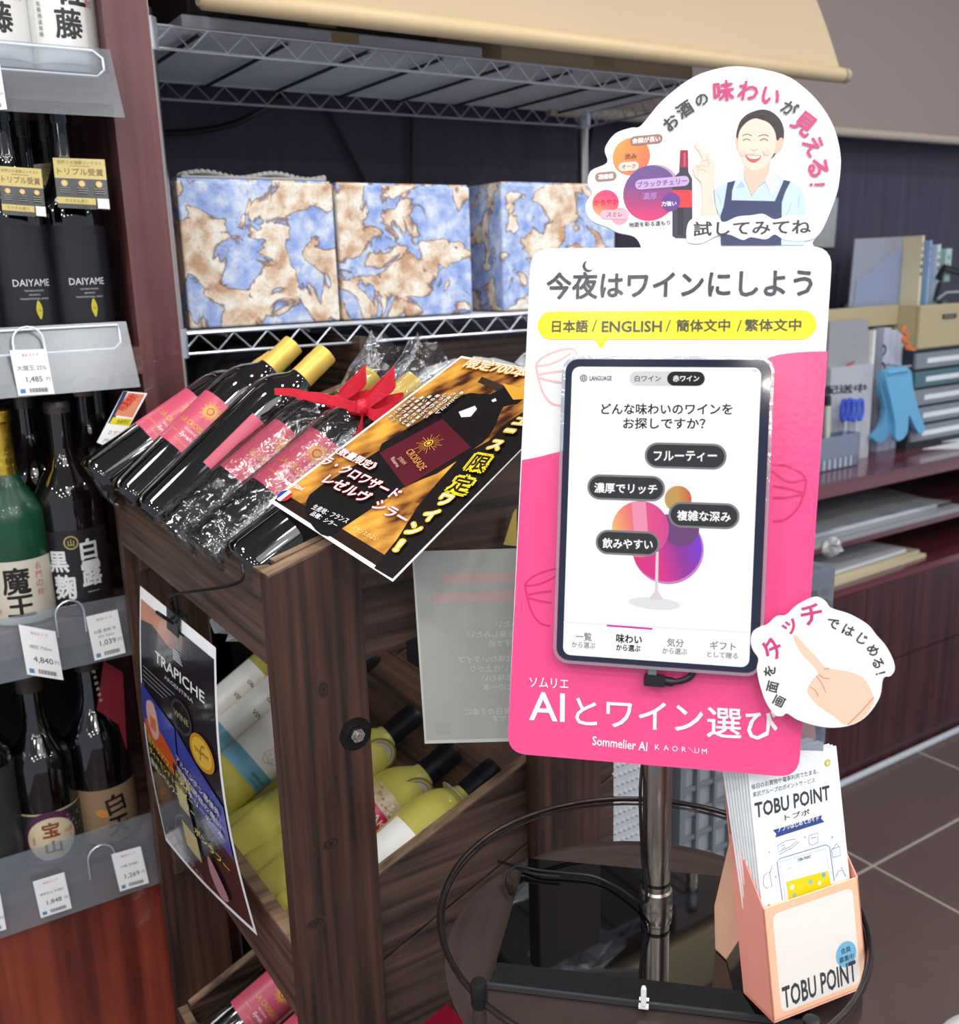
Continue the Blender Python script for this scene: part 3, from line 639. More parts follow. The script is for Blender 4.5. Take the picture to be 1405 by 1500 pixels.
def blob(c, rx, ry, rz_, seg=20, rings=10, noise=.12, sd=1):
    rnd = random.Random(sd); ph = [rnd.uniform(0, 6) for _ in range(6)]; V = []; F = []
    for i in range(rings+1):
        th = PI*i/rings
        for k in range(seg):
            a = 2*PI*k/seg; q = 1+noise*(math.sin(3*a+ph[0])*math.sin(2*th+ph[1])+.6*math.sin(5*a+ph[2]+3*th)+.4*math.sin(9*a+ph[3])*math.sin(7*th+ph[4]))
            V.append((c[0]+rx*q*math.sin(th)*math.cos(a), c[1]+ry*q*math.sin(th)*math.sin(a), c[2]+rz_*math.cos(th)*(1+.3*(q-1))))
    for i in range(rings):
        for k in range(seg): F.append((i*seg+k, (i+1)*seg+k, (i+1)*seg+(k+1) % seg, i*seg+(k+1) % seg))
    return V, F
obj('fabric', blob((.58, 1.66, 1.235), .10, .08, .08), mat('black_cloth', (38, 37, 42), .6), t, True)
obj('strap', tube([(.52, 1.58, 1.28), (.54, 1.57, 1.305), (.60, 1.57, 1.305), (.63, 1.58, 1.28)], .006, 6), M_black, t, True)
t = thing('storage_crate', 'low brown crate in the gap right of the pale post under the wire shelf', 'crate', (1.05, 1.7, 1.05))
for z0 in (1.17, 1.235): obj('slat', box(.80, 1.40, 1.70, 1.714, z0, z0+.05), M_rackx, t)
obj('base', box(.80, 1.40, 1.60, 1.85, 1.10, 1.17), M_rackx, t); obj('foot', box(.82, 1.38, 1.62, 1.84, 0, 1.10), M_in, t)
def crumple(name, lb, c, rx, ry, rz_, sd, m, cat='plastic bag', group=None):
    V, F = blob(c, rx, ry, rz_, 18, 10, .22, sd); rnd = random.Random(sd); V = [tuple(q+rnd.uniform(-.006, .006) for q in v) for v in V]
    return tag(obj(name, (V, F), m), lb, cat, group)
A_bag = clear('crumpled_plastic', (232, 236, 240), .25, .12, 1.0, 70, .35)
crumple('plastic_bag', 'crumpled clear plastic bag under the wire shelf behind the wine caps', (.80, 1.25, 1.245), .10, .10, .045, 3, A_bag)
crumple('plastic_bag', 'crumpled plastic bag poking out above the yellow and black card', (.82, 1.05, 1.29), .07, .06, .03, 5, A_bag)
# ------------------------------------------------------------------ wooden display rack
X0, X1 = .288, .6617; Y0, Y1 = .79, 1.350
rk = thing('display_rack', 'dark stained wooden tiered display rack holding wine bottles', 'rack', ((X0+X1)/2, (Y0+Y1)/2, 0))
M_worn = wood('worn_board_edge', (84, 62, 48), (150, 122, 96), 0, .6, 60)
def board(name, poly, d, m, lb=None, bw_=.0015): 
    o = obj(name, prism(poly, d), m, rk, label=lb); bevel(o, bw_, 2); return o
sl = .29
for (ya, yb) in ((Y0, Y0+.02), (Y1-.02, Y1)):
    near = ya == Y0
    board('front_post', [(X0, ya, 0), (X0+.09, ya, 0), (X0+.09, ya, 1.168+.09*sl), (X0, ya, 1.168)], (0, .02, 0), M_rack)
    board('rear_post', [(X1-.09, ya, 0), (X1, ya, 0), (X1, ya, 1.05), (X1-.09, ya, 1.05)], (0, .02, 0), M_rack)
ZF = [1.168, .79, .355]; HF = [.088, .085, .085]; SL = [sl, .36, .40]; SB = [.165, .2, .2]
for k in range(3):
    zf = ZF[k]; board('front_board', [(X0, Y0+.0205, zf-HF[k]), (X0, Y1-.0205, zf-HF[k]), (X0, Y1-.0205, zf), (X0, Y0+.0205, zf)], (.016, 0, 0), M_racky)
    for ya in (Y0+.021, Y1-.036):
        xa, xb = X0+.0165, (.70 if k else .66)
        if k == 0: 
            z_a = zf+.0165*sl; board('side_board', [(xa, ya, z_a-.13), (xb, ya, z_a+(xb-xa)*sl-.165), (xb, ya, z_a+(xb-xa)*sl), (xa, ya, z_a)], (0, .015, 0), M_rackx)
        else:
            z_a = zf+.0165*SL[k]
            for i in range(2):      # two planks, one above the other
                h0, h1 = (.0, .098) if i == 0 else (.101, .215)
                board('side_plank', [(xa, ya, z_a-h1), (xb, ya, z_a+(xb-xa)*SL[k]-h1), (xb, ya, z_a+(xb-xa)*SL[k]-h0), (xa, ya, z_a-h0)], (0, .015, 0), M_rackx)
    slb = [.26, .42, .40][k]; xq = .64
    board('bin_floor', [(X0+.017, Y0+.037, zf-HF[k]+.004), (xq, Y0+.037, zf-HF[k]+.004+(xq-X0)*slb), (xq, Y0+.037, zf-HF[k]+.016+(xq-X0)*slb), (X0+.017, Y0+.037, zf-HF[k]+.016)], (0, Y1-Y0-.074, 0), M_racky)
bp = at(521, 1075, y=Y0)
obj('bolt_recess_shade', tube([(bp[0], Y0+.001, bp[2]), (bp[0], Y0-.0005, bp[2])], .0165, 24), mat('recess_shade_dark', (22, 19, 19), .4, .3), rk)  # flat dark disc, shade of the bolt's recess put into its colour
hx = [(bp[0]+.0075*math.cos(PI/3*i), Y0-.001, bp[2]+.0075*math.sin(PI/3*i)) for i in range(6)]
o = obj('bolt', join(prism(hx, (0, -.005, 0)), tube([(bp[0], Y0-.006, bp[2]), (bp[0], Y0-.0085, bp[2])], .0042, 12)), M_chrome, rk, label='hexagonal steel bolt head'); bevel(o, .0008)
for k in range(3):
    zf = ZF[k]; obj('worn_edge', box(X0+.001, X0+.015, Y0+.021, Y1-.021, zf, zf+.0008), M_worn, rk, label='paler worn top edge')
    for ya in (Y0+.022, Y1-.035):
        xa, xb = (X0+.0165, .66) if k == 0 else (X0+.0165, .70); z_a = zf+.0165*(sl if k == 0 else SL[k]); g_ = (sl if k == 0 else SL[k])
        obj('worn_edge', prism([(xa, ya, z_a), (xb, ya, z_a+(xb-xa)*g_), (xb, ya, z_a+(xb-xa)*g_+.0009), (xa, ya, z_a+.0009)], (0, .013, 0)), M_worn, rk, label='paler worn top edge')
obj('worn_edge', prism([(X0+.001, Y0+.001, 1.168), (X0+.089, Y0+.001, 1.168+.088*sl), (X0+.089, Y0+.001, 1.1690+.088*sl), (X0+.001, Y0+.001, 1.1690)], (0, .018, 0)), M_worn, rk, label='paler worn top edge')
for u, v, r1, r2 in ((485, 1236, .010, .007), (464, 1352, .011, .006), (474, 1010, .006, .009)):
    kn_s = Sheet(Plane((0, Y0-.0001, 0), (1, 0, 0), (0, 0, 1), (0, -1, 0))); kn_s.g = np.array([.33, .9]); p = kn_s.px(u, v)
    for k, c_ in enumerate(((66, 42, 32), (40, 24, 18), (60, 38, 29), (30, 18, 14))): kn_s.disc(p[0], p[1], r1*(1-.24*k), c_, r2*(1-.24*k), 18)
    kn_s.build(P_matte, rk, 'knot')
# ------------------------------------------------------------------ wine bottles
def lab_root(name, label, cat='bottle', group=None):
    t = thing(name, label, cat, (0, 0, 0), group); return t
GOLD = (232, 180, 70)
def croisade_label(R_, c=0):
    s = Sheet(cyl(R_, (0, 0), 0), maxlen=.005, step=.00007); s.rect(R_*(-1.2)+c, .086, R_*1.2+c, .170, (214, 88, 114), 40, 1)
    for i in range(24):
        a = 2*PI*i/24; l = .0155 if i % 2 else .012; s.poly([(c+.0085*math.cos(a-.1), .149+.0085*math.sin(a-.1)), (c+l*math.cos(a), .149+l*math.sin(a)), (c+.0085*math.cos(a+.1), .149+.0085*math.sin(a+.1))], GOLD, lay=2)
    s.lay = 3; s.disc(c, .149, .008, GOLD); s.disc(c, .149, .0055, (206, 90, 90)); s.disc(c, .149, .0035, GOLD)
    s.text('LA CROISADE', c, .122, .0075, .050, GOLD, .012); s.text('RESERVE', c, .113, .0032, .018, (250, 230, 225)); s.text('Syrah', c, .104, .007, .018, (255, 245, 245), .02, shear=.2); s.text('PAYS D’OC', c, .095, .0028, .022, (240, 190, 120))
    s.line([(c+.014, .1035), (c+.028, .1035)], .0009, GOLD); s.line([(c-.028, .1035), (c-.014, .1035)], .0009, GOLD); return s
wine = lab_root('wine_bottle', 'x')
PR = [(.030, .004), (.034, 0), (.0372, .004), (.0378, .012), (.0378, .194), (.0372, .205), (.035, .216), (.0305, .227), (.0235, .237), (.0175, .245), (.015, .254), (.0142, .262), (.014, .296)]
obj('glass_body', lathe([(.001, .014), (.018, .012)]+PR, 40, capb=False), M_gl_black, wine, True)
croisade_label(.0381).build(P_label, wine, 'label')
obj('capsule', lathe([(.0158, .241), (.0152, .27)]+[(.0152+(.0005 if i % 2 else 0), .272+.0025*i) for i in range(5)]+[(.0152, .296), (.0148, .2995), (.012, .3005)], 28), mat('yellow_gold_capsule', (232, 196, 92), .38, .25), wine, True, label='yellow gold screw capsule')
bottoms = [((.262, 1.30), 0, 0.5), ((.280, 1.21), 1, 0.0), ((.283, 1.12), 2, .55), ((.285, 1.03), 3, .1), ((.289, .94), 4, -.15), ((.293, .858), 5, -.35)]
ang = [29, 38.5, 38, 33, 33, 28]; SCB = .95
WL = ['red wine bottle with pink label at the far end of the top bin row', 'red wine bottle showing its gold sun mark, second from the far end of top bin', 'red wine bottle in the top bin, only the blank pink side of its label showing',
      'cellophane wrapped red wine bottle with a red bow, the farther of the two', 'cellophane wrapped red wine bottle with a red bow, the nearer of the two', 'red wine bottle nearest in the top bin, under the yellow and black card']
zb = [1.172, 1.158, 1.153, 1.150, 1.150, 1.152]
TOPM = []
def roll_for(p0, p1, extra=0):
    """turn the label's middle (local -y) to the camera side"""
    z = unit(np.array(p1)-p0); x = unit(np.cross([0, 1, 0], z)); y = np.cross(z, x); dcam = unit(EYE-p0); a = np.dot(dcam, x); b = np.dot(dcam, y)
    return math.atan2(a, -b)*1.0+extra
for i, ((bx, by), k, ex) in enumerate(bottoms):
    a = ang[i]*PI/180; p0 = np.array([bx, by, zb[i]]); p1 = p0+np.array([math.cos(a), 0, math.sin(a)])*.3
    ax = unit(p1-p0); p0 = p0+np.array([-ax[2], 0, ax[0]])*.036*SCB*.0
    mw = aim(p0, p1, 0, SCB)
    # label faces up and towards the near side; ex turns it further round
    mw = mw @ Matrix.Rotation(roll_for(p0, p1)+[-.2, -.35, .9, -.1, -.3, -.3][i], 4, 'Z')
    TOPM.append((p0, p1, mw))
    if i == 0: wine.matrix_world = mw; wine['label'] = WL[0]; wine['group'] = 'red wine bottles in the top bin'
    else: dup(wine, mw, WL[i], 'red wine bottles in the top bin')
# cellophane on bottles four and five with bows
M_rib = mat('red_ribbon', (222, 34, 56), .4, bump=.3, bscale=300)
def cellowrap(idx, lb):
    p0, p1, mw = TOPM[idx]; t = thing('cellophane_wrap', lb, 'wrapping', (0, 0, 0), 'cellophane wraps on the gift bottles'); rnd = random.Random(idx)
    prof = [(.030, -.005), (.040, -.003), (.042, .02), (.0405, .06), (.0405, .12), (.041, .18), (.040, .20), (.032, .222), (.022, .24), (.0175, .252), (.0185, .262), (.027, .285), (.030, .31), (.038, .335)]
    V, F = lathe(prof, 36, capb=True, capt=False); V = [np.array(v) for v in V]
    for v in V:
        a = math.atan2(v[1], v[0]); q = 1+.035*math.sin(7*a+60*v[2]+idx)+.02*rnd.uniform(-1, 1)+(.16*math.sin(9*a+idx)*(v[2]-.25)/.08 if v[2] > .255 else 0); v[0] *= q; v[1] *= q
    obj('film', (V, F), A_cello, t, True)
    t.matrix_world = mw
    r = thing('ribbon_bow', 'red satin bow tied on the neck of the '+('farther' if idx == 3 else 'nearer')+' wrapped bottle', 'bow', (0, 0, 0), 'red bows on the gift bottles')
    obj('knot', blob((0, 0, 0), .009, .007, .009, 12, 6, .1, 2), M_rib, r, True)
    def strip(pts, w0, w1):
        P = catmull(pts, 5, False); n = len(P); V = []; F = []
        for i, p in enumerate(P):
            w_ = (w0+(w1-w0)*i/(n-1))/2*(.45+.55*min(1, i/(n*.35))); V += [p+np.array([0, -.0006, w_]), p+np.array([0, -.0006, -w_]), p+np.array([0, .0006, -w_]), p+np.array([0, .0006, w_])]
        for i in range(n-1):
            for k in range(4): F.append((4*i+k, 4*i+(k+1) % 4, 4*i+4+(k+1) % 4, 4*i+4+k))
        F += [(3, 2, 1, 0), (4*n-4, 4*n-3, 4*n-2, 4*n-1)]; return V, F
    obj('loop', strip([(0, 0, 0), (.014, -.012, .014), (.030, -.010, .026), (.034, 0, .030), (.026, .006, .022), (.004, .002, .004)], .020, .020), M_rib, r, True)
    obj('loop', strip([(0, 0, 0), (.012, -.010, -.008), (.034, -.012, -.002), (.042, 0, .004), (.030, .006, .002), (.002, .002, 0)], .018, .018), M_rib, r, True)
    obj('tail', strip([(0, 0, 0), (-.02, -.006, .006), (-.045, -.004, .014), (-.066, 0, .016)], .013, .007), M_rib, r, True)
    obj('tail', strip([(0, 0, 0), (-.004, -.010, -.018), (-.012, -.012, -.036), (-.030, -.010, -.05)], .016, .020), M_rib, r, True)
    obj('band', tube([(mp[0], mp[1], mp[2]) for mp in [(0, 0, 0)]+[(.0, 0, 0)]], .001, 4) if False else blob((-.004, .012, -.004), .012, .014, .006, 12, 6, .05, 4), M_rib, r, True)
    u_, v_ = ((493, 590) if idx == 3 else (532, 597)); bpnt = at(u_, v_, y=p0[1]-.03); r.location = tuple(bpnt); r.rotation_euler = (0, 0, -.35)
cellowrap(3, 'crinkled clear cellophane around the farther gift bottle'); cellowrap(4, 'crinkled clear cellophane around the nearer gift bottle')
# a second row of bottles lying deeper, only a gold capsule peeps out
p0 = np.array([.335, 1.335-.03, 1.118]); p1 = p0+np.array([math.cos(.52), 0, math.sin(.52)])*.3
# middle bin: white wines
M_gl_w = mat('pale_yellow_wine_glass', (216, 206, 84), .03, trans=.0, coat=1)
nt = M_gl_w.node_tree; b = nt.nodes['Principled BSDF']
M_gl_w2 = mat('clear_yellow_glass', (252, 242, 128), .02, trans=.55, ior=1.34)
M_capb = mat('black_screw_cap', (22, 22, 30), .35); M_band = mat('blue_band', (84, 140, 196), .4)
white = lab_root('wine_bottle', 'x')
obj('glass_body', lathe([(.001, .014), (.018, .012)]+PR, 40, capb=False), M_gl_w2, white, True)
obj('capsule', lathe([(.0160, .241), (.0162, .265)]+[(.0162+(.0006 if i % 2 else 0), .272+.0028*i) for i in range(6)]+[(.0162, .296), (.0152, .3)], 28), M_capb, white, True)
obj('capsule_band', lathe([(.0164, .243), (.0164, .249)], 28), M_band, white, True)
obj('neck_ring_tag', lathe([(.019, .2385), (.029, .2395), (.029, .2405), (.0152, .2415)], 28), mat('grey_card_ring', (176, 168, 150), .6), white, True)
s = Sheet(cyl(.0381), maxlen=.005, step=.00007); s.rect(-.062, .055, .062, .172, (255, 255, 252), 26, 1); s.rect(-.062, .055, .062, .079, (120, 186, 214), 40, 1)
s.text('BEYOND THE', 0, .148, .0035, .03, (60, 60, 66)); s.text('GRANDS VINS', 0, .149, .0055, .05, (50, 50, 56), .01); s.text('VINEYARD', 0, .123, .0065, .05, (50, 50, 56), .01)
for i in range(14):
    a = i*2.4; rr = .002+.0007*i; s.line(catmull([(rr*1.2*math.cos(a), .100+rr*math.sin(a)), (rr*1.4*math.cos(a+.7), .100+rr*1.3*math.sin(a+.7)), (rr*1.1*math.cos(a+1.4), .100+rr*math.sin(a+1.4))], 4, False), .0007, (196, 176, 110))
s.text('SEMILLON', .012, .067, .0038, .028, (40, 70, 90), .01); s.text('CHARDONNAY', .012, .060, .0025, .028, (40, 70, 90)); s.build(P_label, white, 'label')
sak = lab_root('wine_bottle', 'x')
for ch in white.children:
    if ch.name.startswith('label') or ch.name.startswith('neck_ring'): continue
    c = ch.copy(); C.objects.link(c); c.parent = sak
s = Sheet(lambda a, b, h=0: cyl(.0381)(a, .130+(b-.09)*.893, h), maxlen=.005, step=.00007); s.rect(-.05, .090, .05, .165, (206, 194, 150), 26, 1); s.rect(-.05, .112, .05, .140, (206, 30, 96), 40, 1)
s.text('SAKURA', 0, .129, .010, .060, (240, 220, 200), .015); s.text('SWEET', 0, .117, .004, .03, (240, 190, 210)); rnd = random.Random(4)
for i in range(46):
    a, b_ = rnd.uniform(-.047, .047), rnd.uniform(.143, .162); s.disc(a, b_, rnd.uniform(.0012, .0028), rnd.choice([(232, 160, 180), (170, 120, 110), (240, 226, 210), (190, 160, 90)]), n=7); s.lay = 3+i*.09
for i in range(5): s.line([(.009*math.cos(t)+(-.012+.006*i), .101+.007*math.sin(t)) for t in np.linspace(0, 2*PI, 14)], .0007, (190, 110, 60))
s.build(P_label, sak, 'label')
ntag = Plane((0, -.024, .222), (1, 0, 0), (0, -.25, .97), (0, -1, -.2)); s = Sheet(ntag)
s.disc(0, 0, .0235, (150, 140, 70)); s.disc(0, 0, .021, (214, 206, 150)); s.disc(0, 0, .0175, (196, 110, 90)); s.disc(0, 0, .0165, (236, 232, 226)); s.ml = None
s.poly(catmull([(0, .011), (.011, .006), (.009, -.005), (0, -.012), (-.009, -.005), (-.011, .006)], 4), (214, 220, 238)); s.text('SAKURA', 0, .001, .003, .015, (190, 60, 60), .02); s.text('AWARD', 0, -.004, .0025, .012, (190, 60, 60))
s.build(P_film, sak, 'neck_tag')
midcaps = [(.860, (727, 1125), 26, 'w', 'white wine bottle nearest the side plank of the middle bin, ring tag on neck'),
           (.952, (666, 1098), 24, 's', 'golden bottle with pink band label, second from near side of middle bin'),
           (1.044, (610, 1044), 25, 's', 'golden bottle with pink band label, behind the dark post in the middle bin'),
           (1.149, (560, 1025), 27, 'w', 'white wine bottle with big pale label, between the poster and the post'),
           (1.225, (520, 1000), 28, 'w', 'white wine bottle with big pale label, middle one of three beside the hanging poster'),
           (1.300, (480, 975), 29, 'w', 'white wine bottle with big pale label at the far end of the middle bin')]
first = {'w': True, 's': True}
MIDM = []
for i, (y, cp, an, kd, lb) in enumerate(midcaps):
    a = an*PI/180
    if i < 3: p1 = at(*cp, y=y); p0 = p1-np.array([math.cos(a), 0, math.sin(a)])*.285
    else: p0 = np.array([.315, y, .775]); a = 30*PI/180; p1 = p0+np.array([math.cos(a), 0, math.sin(a)])*.285
    mw = aim(p0, p1, 0, .95) @ Matrix.Rotation(roll_for(p0, p1)+([.5, .55, .5, .35, .35, .35][i]), 4, 'Z')
    src = white if kd == 'w' else sak
    if first[kd]: src.matrix_world = mw; src['label'] = lb; src['group'] = 'white wine bottles in the middle bin'; first[kd] = False
    else: dup(src, mw, lb, 'white wine bottles in the middle bin')
    MIDM.append((p0, p1, mw))
# wine bottles lying underneath, bottoms showing low at the front of the middle bin
for i, y in enumerate((.905, 1.0, 1.09, 1.18)):
    p0 = np.array([.318, y, .742]); a = 14*PI/180; p1 = p0+np.array([math.cos(a), 0, math.sin(a)])*.27; mw = aim(p0, p1, 0, .86)
    dup(white, mw, ['yellow bottle lying lowest in the middle bin, beside the dark post', 'yellow bottle lying low in the middle bin, second from the dark post', 'yellow bottle lying low in the middle bin, third from the dark post', 'yellow bottle lying low in the middle bin, beside the foot of the poster'][i], 'bottles in the lower layer of the middle bin', skip=('label', 'neck_ring_tag'))
crumple('plastic_bag', 'clear crumpled bag at the back of the middle bin above the pale labels', (.44, 1.22, .985), .07, .06, .035, 8, A_bag)
# lowest bin
t = None
for i, (y, lb) in enumerate(((1.225, 'red wine bottle with pink label lying in the lowest bin, the farther one'), (1.135, 'red wine bottle with pink label lying in the lowest bin, the nearer one'))):
    a = .42; dr_ = np.array([math.cos(a), 0, math.sin(a)]); p0 = at(*((392, 1462) if i == 0 else (452, 1510)), y=y)-dr_*.128-np.array([0, 0, .0]); p1 = p0+dr_*.3
    dup(wine, aim(p0, p1) @ Matrix.Rotation(roll_for(p0, p1)+.3, 4, 'Z'), lb, 'red wine bottles in the lowest bin')
crumple('wrapping_paper', 'crumpled white wrapping behind the lowest bin', (.50, 1.27, .50), .06, .03, .06, 12, mat('white_tissue', (214, 212, 210), .6, bump=.5, bscale=80), 'paper')
p = at(637, 1468, y=.95); rb = thing('gift_bag', 'crimson gift bag in the rack below the side planks, left of the round table', 'bag', p)
obj('bag_body', box(p[0]-.10, p[0]+.01, .86, .95, p[2]-.13, p[2]+.004), mat('crimson_paper', (190, 20, 60), .4), rb); obj('handle', tube(catmull([(p[0]-.06, .87, p[2]+.002), (p[0]-.045, .865, p[2]+.025), (p[0]-.02, .87, p[2]+.002)], 5, False), .004, 6), M_black, rb, True)
# ------------------------------------------------------------------ tablet sign on its pole
def S(P, k): return EYE+(np.array(P, float)-EYE)*k
KS, KT = .93, 1.05
U = unit([.6942, -.7197, -.0136]); N = unit([-.7037, -.6825, .1974]); V = np.cross(N, U)
T0 = S([.5121, .656, 1.3493], KS)
def offplane(d): return Plane(T0-N*d, U, V, N)
def roundp(P, r, n=6):
    P = [np.array(p, float) for p in P]; out = []; m = len(P)
    for i in range(m):
        a, b, c = P[i-1], P[i], P[(i+1) % m]; u = unit(a-b); v = unit(c-b)
        for k in range(n+1):
            t = k/n; out.append((1-t)**2*(b+u*r)+2*t*(1-t)*b+t*t*(b+v*r))
    return out
PINK = (252, 84, 150)
def board_outline(sheet, pts2, thick, m, parent, name='board'):
    f = sheet.f; return obj(name, slab([f(p[0], p[1], 0) for p in pts2], -N*thick), m, parent)
M_edge = mat('white_foam_board', (244, 244, 244), .45)
sg = thing('tablet_sign', 'pink and white sign board with a tablet, on a steel pole stand', 'sign', S([.538, .567, .872], KT))
pl = Sheet(offplane(.009))
crn = [pl.px(*q) for q in ((778, 364), (1220, 360.5), (1170, 1139.5), (743, 1103))]
out = roundp(crn, .016); board_outline(pl, out, .003, M_edge, sg, 'sign_board')
pl.poly([p for p in out], (252, 252, 250))
# pink lower field with its wavy upper edge
kl = [pl.px(*p) for p in ((764.6, 674), (790, 669), (822, 661), (860, 652), (940, 625), (1040, 570), (1090, 540), (1130, 522.5), (1160, 517), (1190, 515), (1212.6, 514.5))]
gp = lambda a, b: mixc((252, 74, 140), (255, 104, 156), min(1, max(0, (b+.33)/.33)))
low = [p for p in out if True]
def inside_poly():
    L = catmull(kl, 3, False); a0, a1 = L[0], L[-1]
    rest = [p for p in out if (p[1] < a0[1] if p[0] < .07 else p[1] < a1[1])]
    right = sorted([p for p in rest if p[0] >= .07], key=lambda p: -p[1]*1 if p[0] > crn[2][0]-.012 else 9)
    seq = [p for p in out if p[1] < min(a0[1], a1[1])-.02]      # bottom corners, in outline order: right bottom then left bottom
    return [tuple(p) for p in L]+[tuple(p) for p in seq]
pl.poly(inside_poly(), (253, 84, 146))
for dx, dy, c_, segs in ((0, 0, (248, 196, 196), 1), (0, 322, (222, 56, 112), 1)):
    L1 = [(785, 534), (795, 524), (812, 516), (832, 511), (842, 513), (845, 520)]; L2 = [(785, 536), (800, 535), (818, 529), (836, 518)]
    L3 = [(785, 534), (788, 550), (792, 566), (798, 580), (808, 591), (822, 595)]; L4 = [(790, 549), (805, 546), (824, 544)]; L5 = [(791, 554), (806, 558), (824, 561)]
    for L in (L1, L2, L3, L4, L5):
        pl.pline([(u-(16 if dy else 0), v+dy) for u, v in L], .0016 if dy else .0019, c_, 4)
for L in ([(1132, 681), (1150, 682), (1172, 692), (1181, 702)], [(1131, 690), (1155, 706), (1181, 702)], [(1181, 702), (1178, 722), (1168, 745), (1150, 761), (1132, 764)], [(1132, 712), (1155, 716), (1178, 722)], [(1132, 729), (1150, 729), (1176, 724)]):
    pl.pline(L, .0016, (222, 56, 112), 4)
DK = (62, 64, 72)
pl.ptext('今夜はワインにしよう', (801, 438), (1189, 434), 39, DK, .03)
p = pl.px(862, 390); k_ = np.linalg.norm(pl.px(872, 390)-p)/10
pl.poly([p+k_*8.5*np.array([math.cos(t), math.sin(t)]) for t in np.linspace(2.0, 5.6, 14)]+[p+k_*np.array([2.6+7.2*math.cos(t), 1.6+7.2*math.sin(t)]) for t in np.linspace(5.2, 2.4, 12)], DK)
YEL = (255, 238, 0); a = pl.px(788, 477); b = pl.px(1196, 476); hh = pl.px(990, 456)[1]-pl.px(990, 498)[1]
e = unit(b-a); pn = np.array([-e[1], e[0]])*hh/2; r = hh/2
pill = [a+e*r+r*np.array([math.cos(t+math.atan2(e[1], e[0])), math.sin(t+math.atan2(e[1], e[0]))]) for t in np.linspace(PI/2, 3*PI/2, 14)]+[b-e*r+r*np.array([math.cos(t+math.atan2(e[1], e[0])), math.sin(t+math.atan2(e[1], e[0]))]) for t in np.linspace(-PI/2, PI/2, 14)]
pl.poly(pill, YEL); pl.ppoly([(868, 495), (892, 495), (881, 512)], YEL)
for tx, x0, x1, h in (('日本語', 809, 861, 17.5), ('ENGLISH', 882, 969, 15.5), ('簡体文中', 991, 1069, 17.5), ('繁体文中', 1091, 1173, 17.5)):
    pl.ptext(tx, (x0, 487-.006*(x0-809)), (x1, 487-.006*(x1-809)), h, (70, 68, 30), .035)
for x in (868, 976, 1080): pl.pline([(x+6, 469), (x, 486)], .0009, (70, 68, 30))
W = (255, 255, 255)
pl.ptext('ソムリエ', (776, 1006), (833, 1009), 14.5, W, .01)
pl.ptext('AI', (776, 1054), (827, 1057), 41, W, .012); pl.ptext('とワイン', (843, 1061), (1029, 1073), 40, W, .012); pl.ptext('選び', (1036, 1079), (1141, 1085), 44, W, .015)
pl.ptext('Sommelier AI', (868, 1091), (948, 1100), 13, W, .02)
for ch, x in zip('KAOR＼UM', (963, 976, 989, 1002, 1013, 1021, 1032)): pl.pchar(ch, x, 1094+.09*(x-963), 10.5 if ch != '＼' else 9, W, 0)
pl.build(P_gloss, sg)
# bracket and pole
pb = S([.538, .567, .86], KT); zt = T0[2]-.27
M_pole = mat('satin_steel_pole', (170, 160, 152), .3, 1)
obj('pole', tube([pb, [pb[0], pb[1], zt+.05]], .0131, 28), M_pole, sg, True)
obj('pole_collar', lathe([(.0131, .0), (.0155, .0), (.0158, .004), (.0152, .012), (.0148, .013), (.0148, .016), (.0131, .018)], 28, tuple(pb+[0, 0, .012])), M_pole, sg, True)
obj('black_ring', lathe([(.0131, 0), (.0137, 0), (.0137, .003), (.0131, .003)], 28, tuple(pb+[0, 0, .036])), M_black, sg, True)
pc = np.array([pb[0], pb[1], zt+.04]); fc = atp(965, 1020, T0-N*.014, N)
obj('mount_arm', tube([pc, pc+(0, 0, .02), fc-N*.012], .009, 12), M_black, sg, True)
obj('mount_plate', prism([fc-N*.001+U*.03*a_+V*.03*b_ for a_, b_ in ((-1, -1), (1, -1), (1, 1), (-1, 1))], -N*.006), M_black, sg)
# base plate
BF = S([.3663, .5777, .86], KT); du = unit([.707, -.707, 0]); dd = unit([.715, .70, 0]); bw_, bd_ = .262, .176
def bp3(a, b, z): return BF+du*a+dd*b+np.array([0, 0, z])
T_ = .012
M_bg = mat('polished_black_glass', (8, 8, 12), .03, coat=1)
obj('base_plate', (lambda Vv: (Vv, [(3, 2, 1, 0), (4, 5, 6, 7), (0, 1, 5, 4), (1, 2, 6, 5), (2, 3, 7, 6), (3, 0, 4, 7)]))([bp3(0, 0, 0), bp3(bw_, 0, 0), bp3(bw_, bd_, 0), bp3(0, bd_, 0), bp3(.004, .016, T_), bp3(bw_-.004, .016, T_), bp3(bw_-.003, bd_-.003, T_), bp3(.003, bd_-.003, T_)]), M_bg, sg)
obj('base_rim', prism([bp3(-.001, -.003, .0), bp3(bw_+.001, -.003, .0), bp3(bw_+.001, .0, .0), bp3(-.001, .0, .0)], (0, 0, .0045)), mat('bevel_reflection_grey', (52, 54, 58), .3, coat=.5), sg)  # reflection along the front bevel put in as grey colour
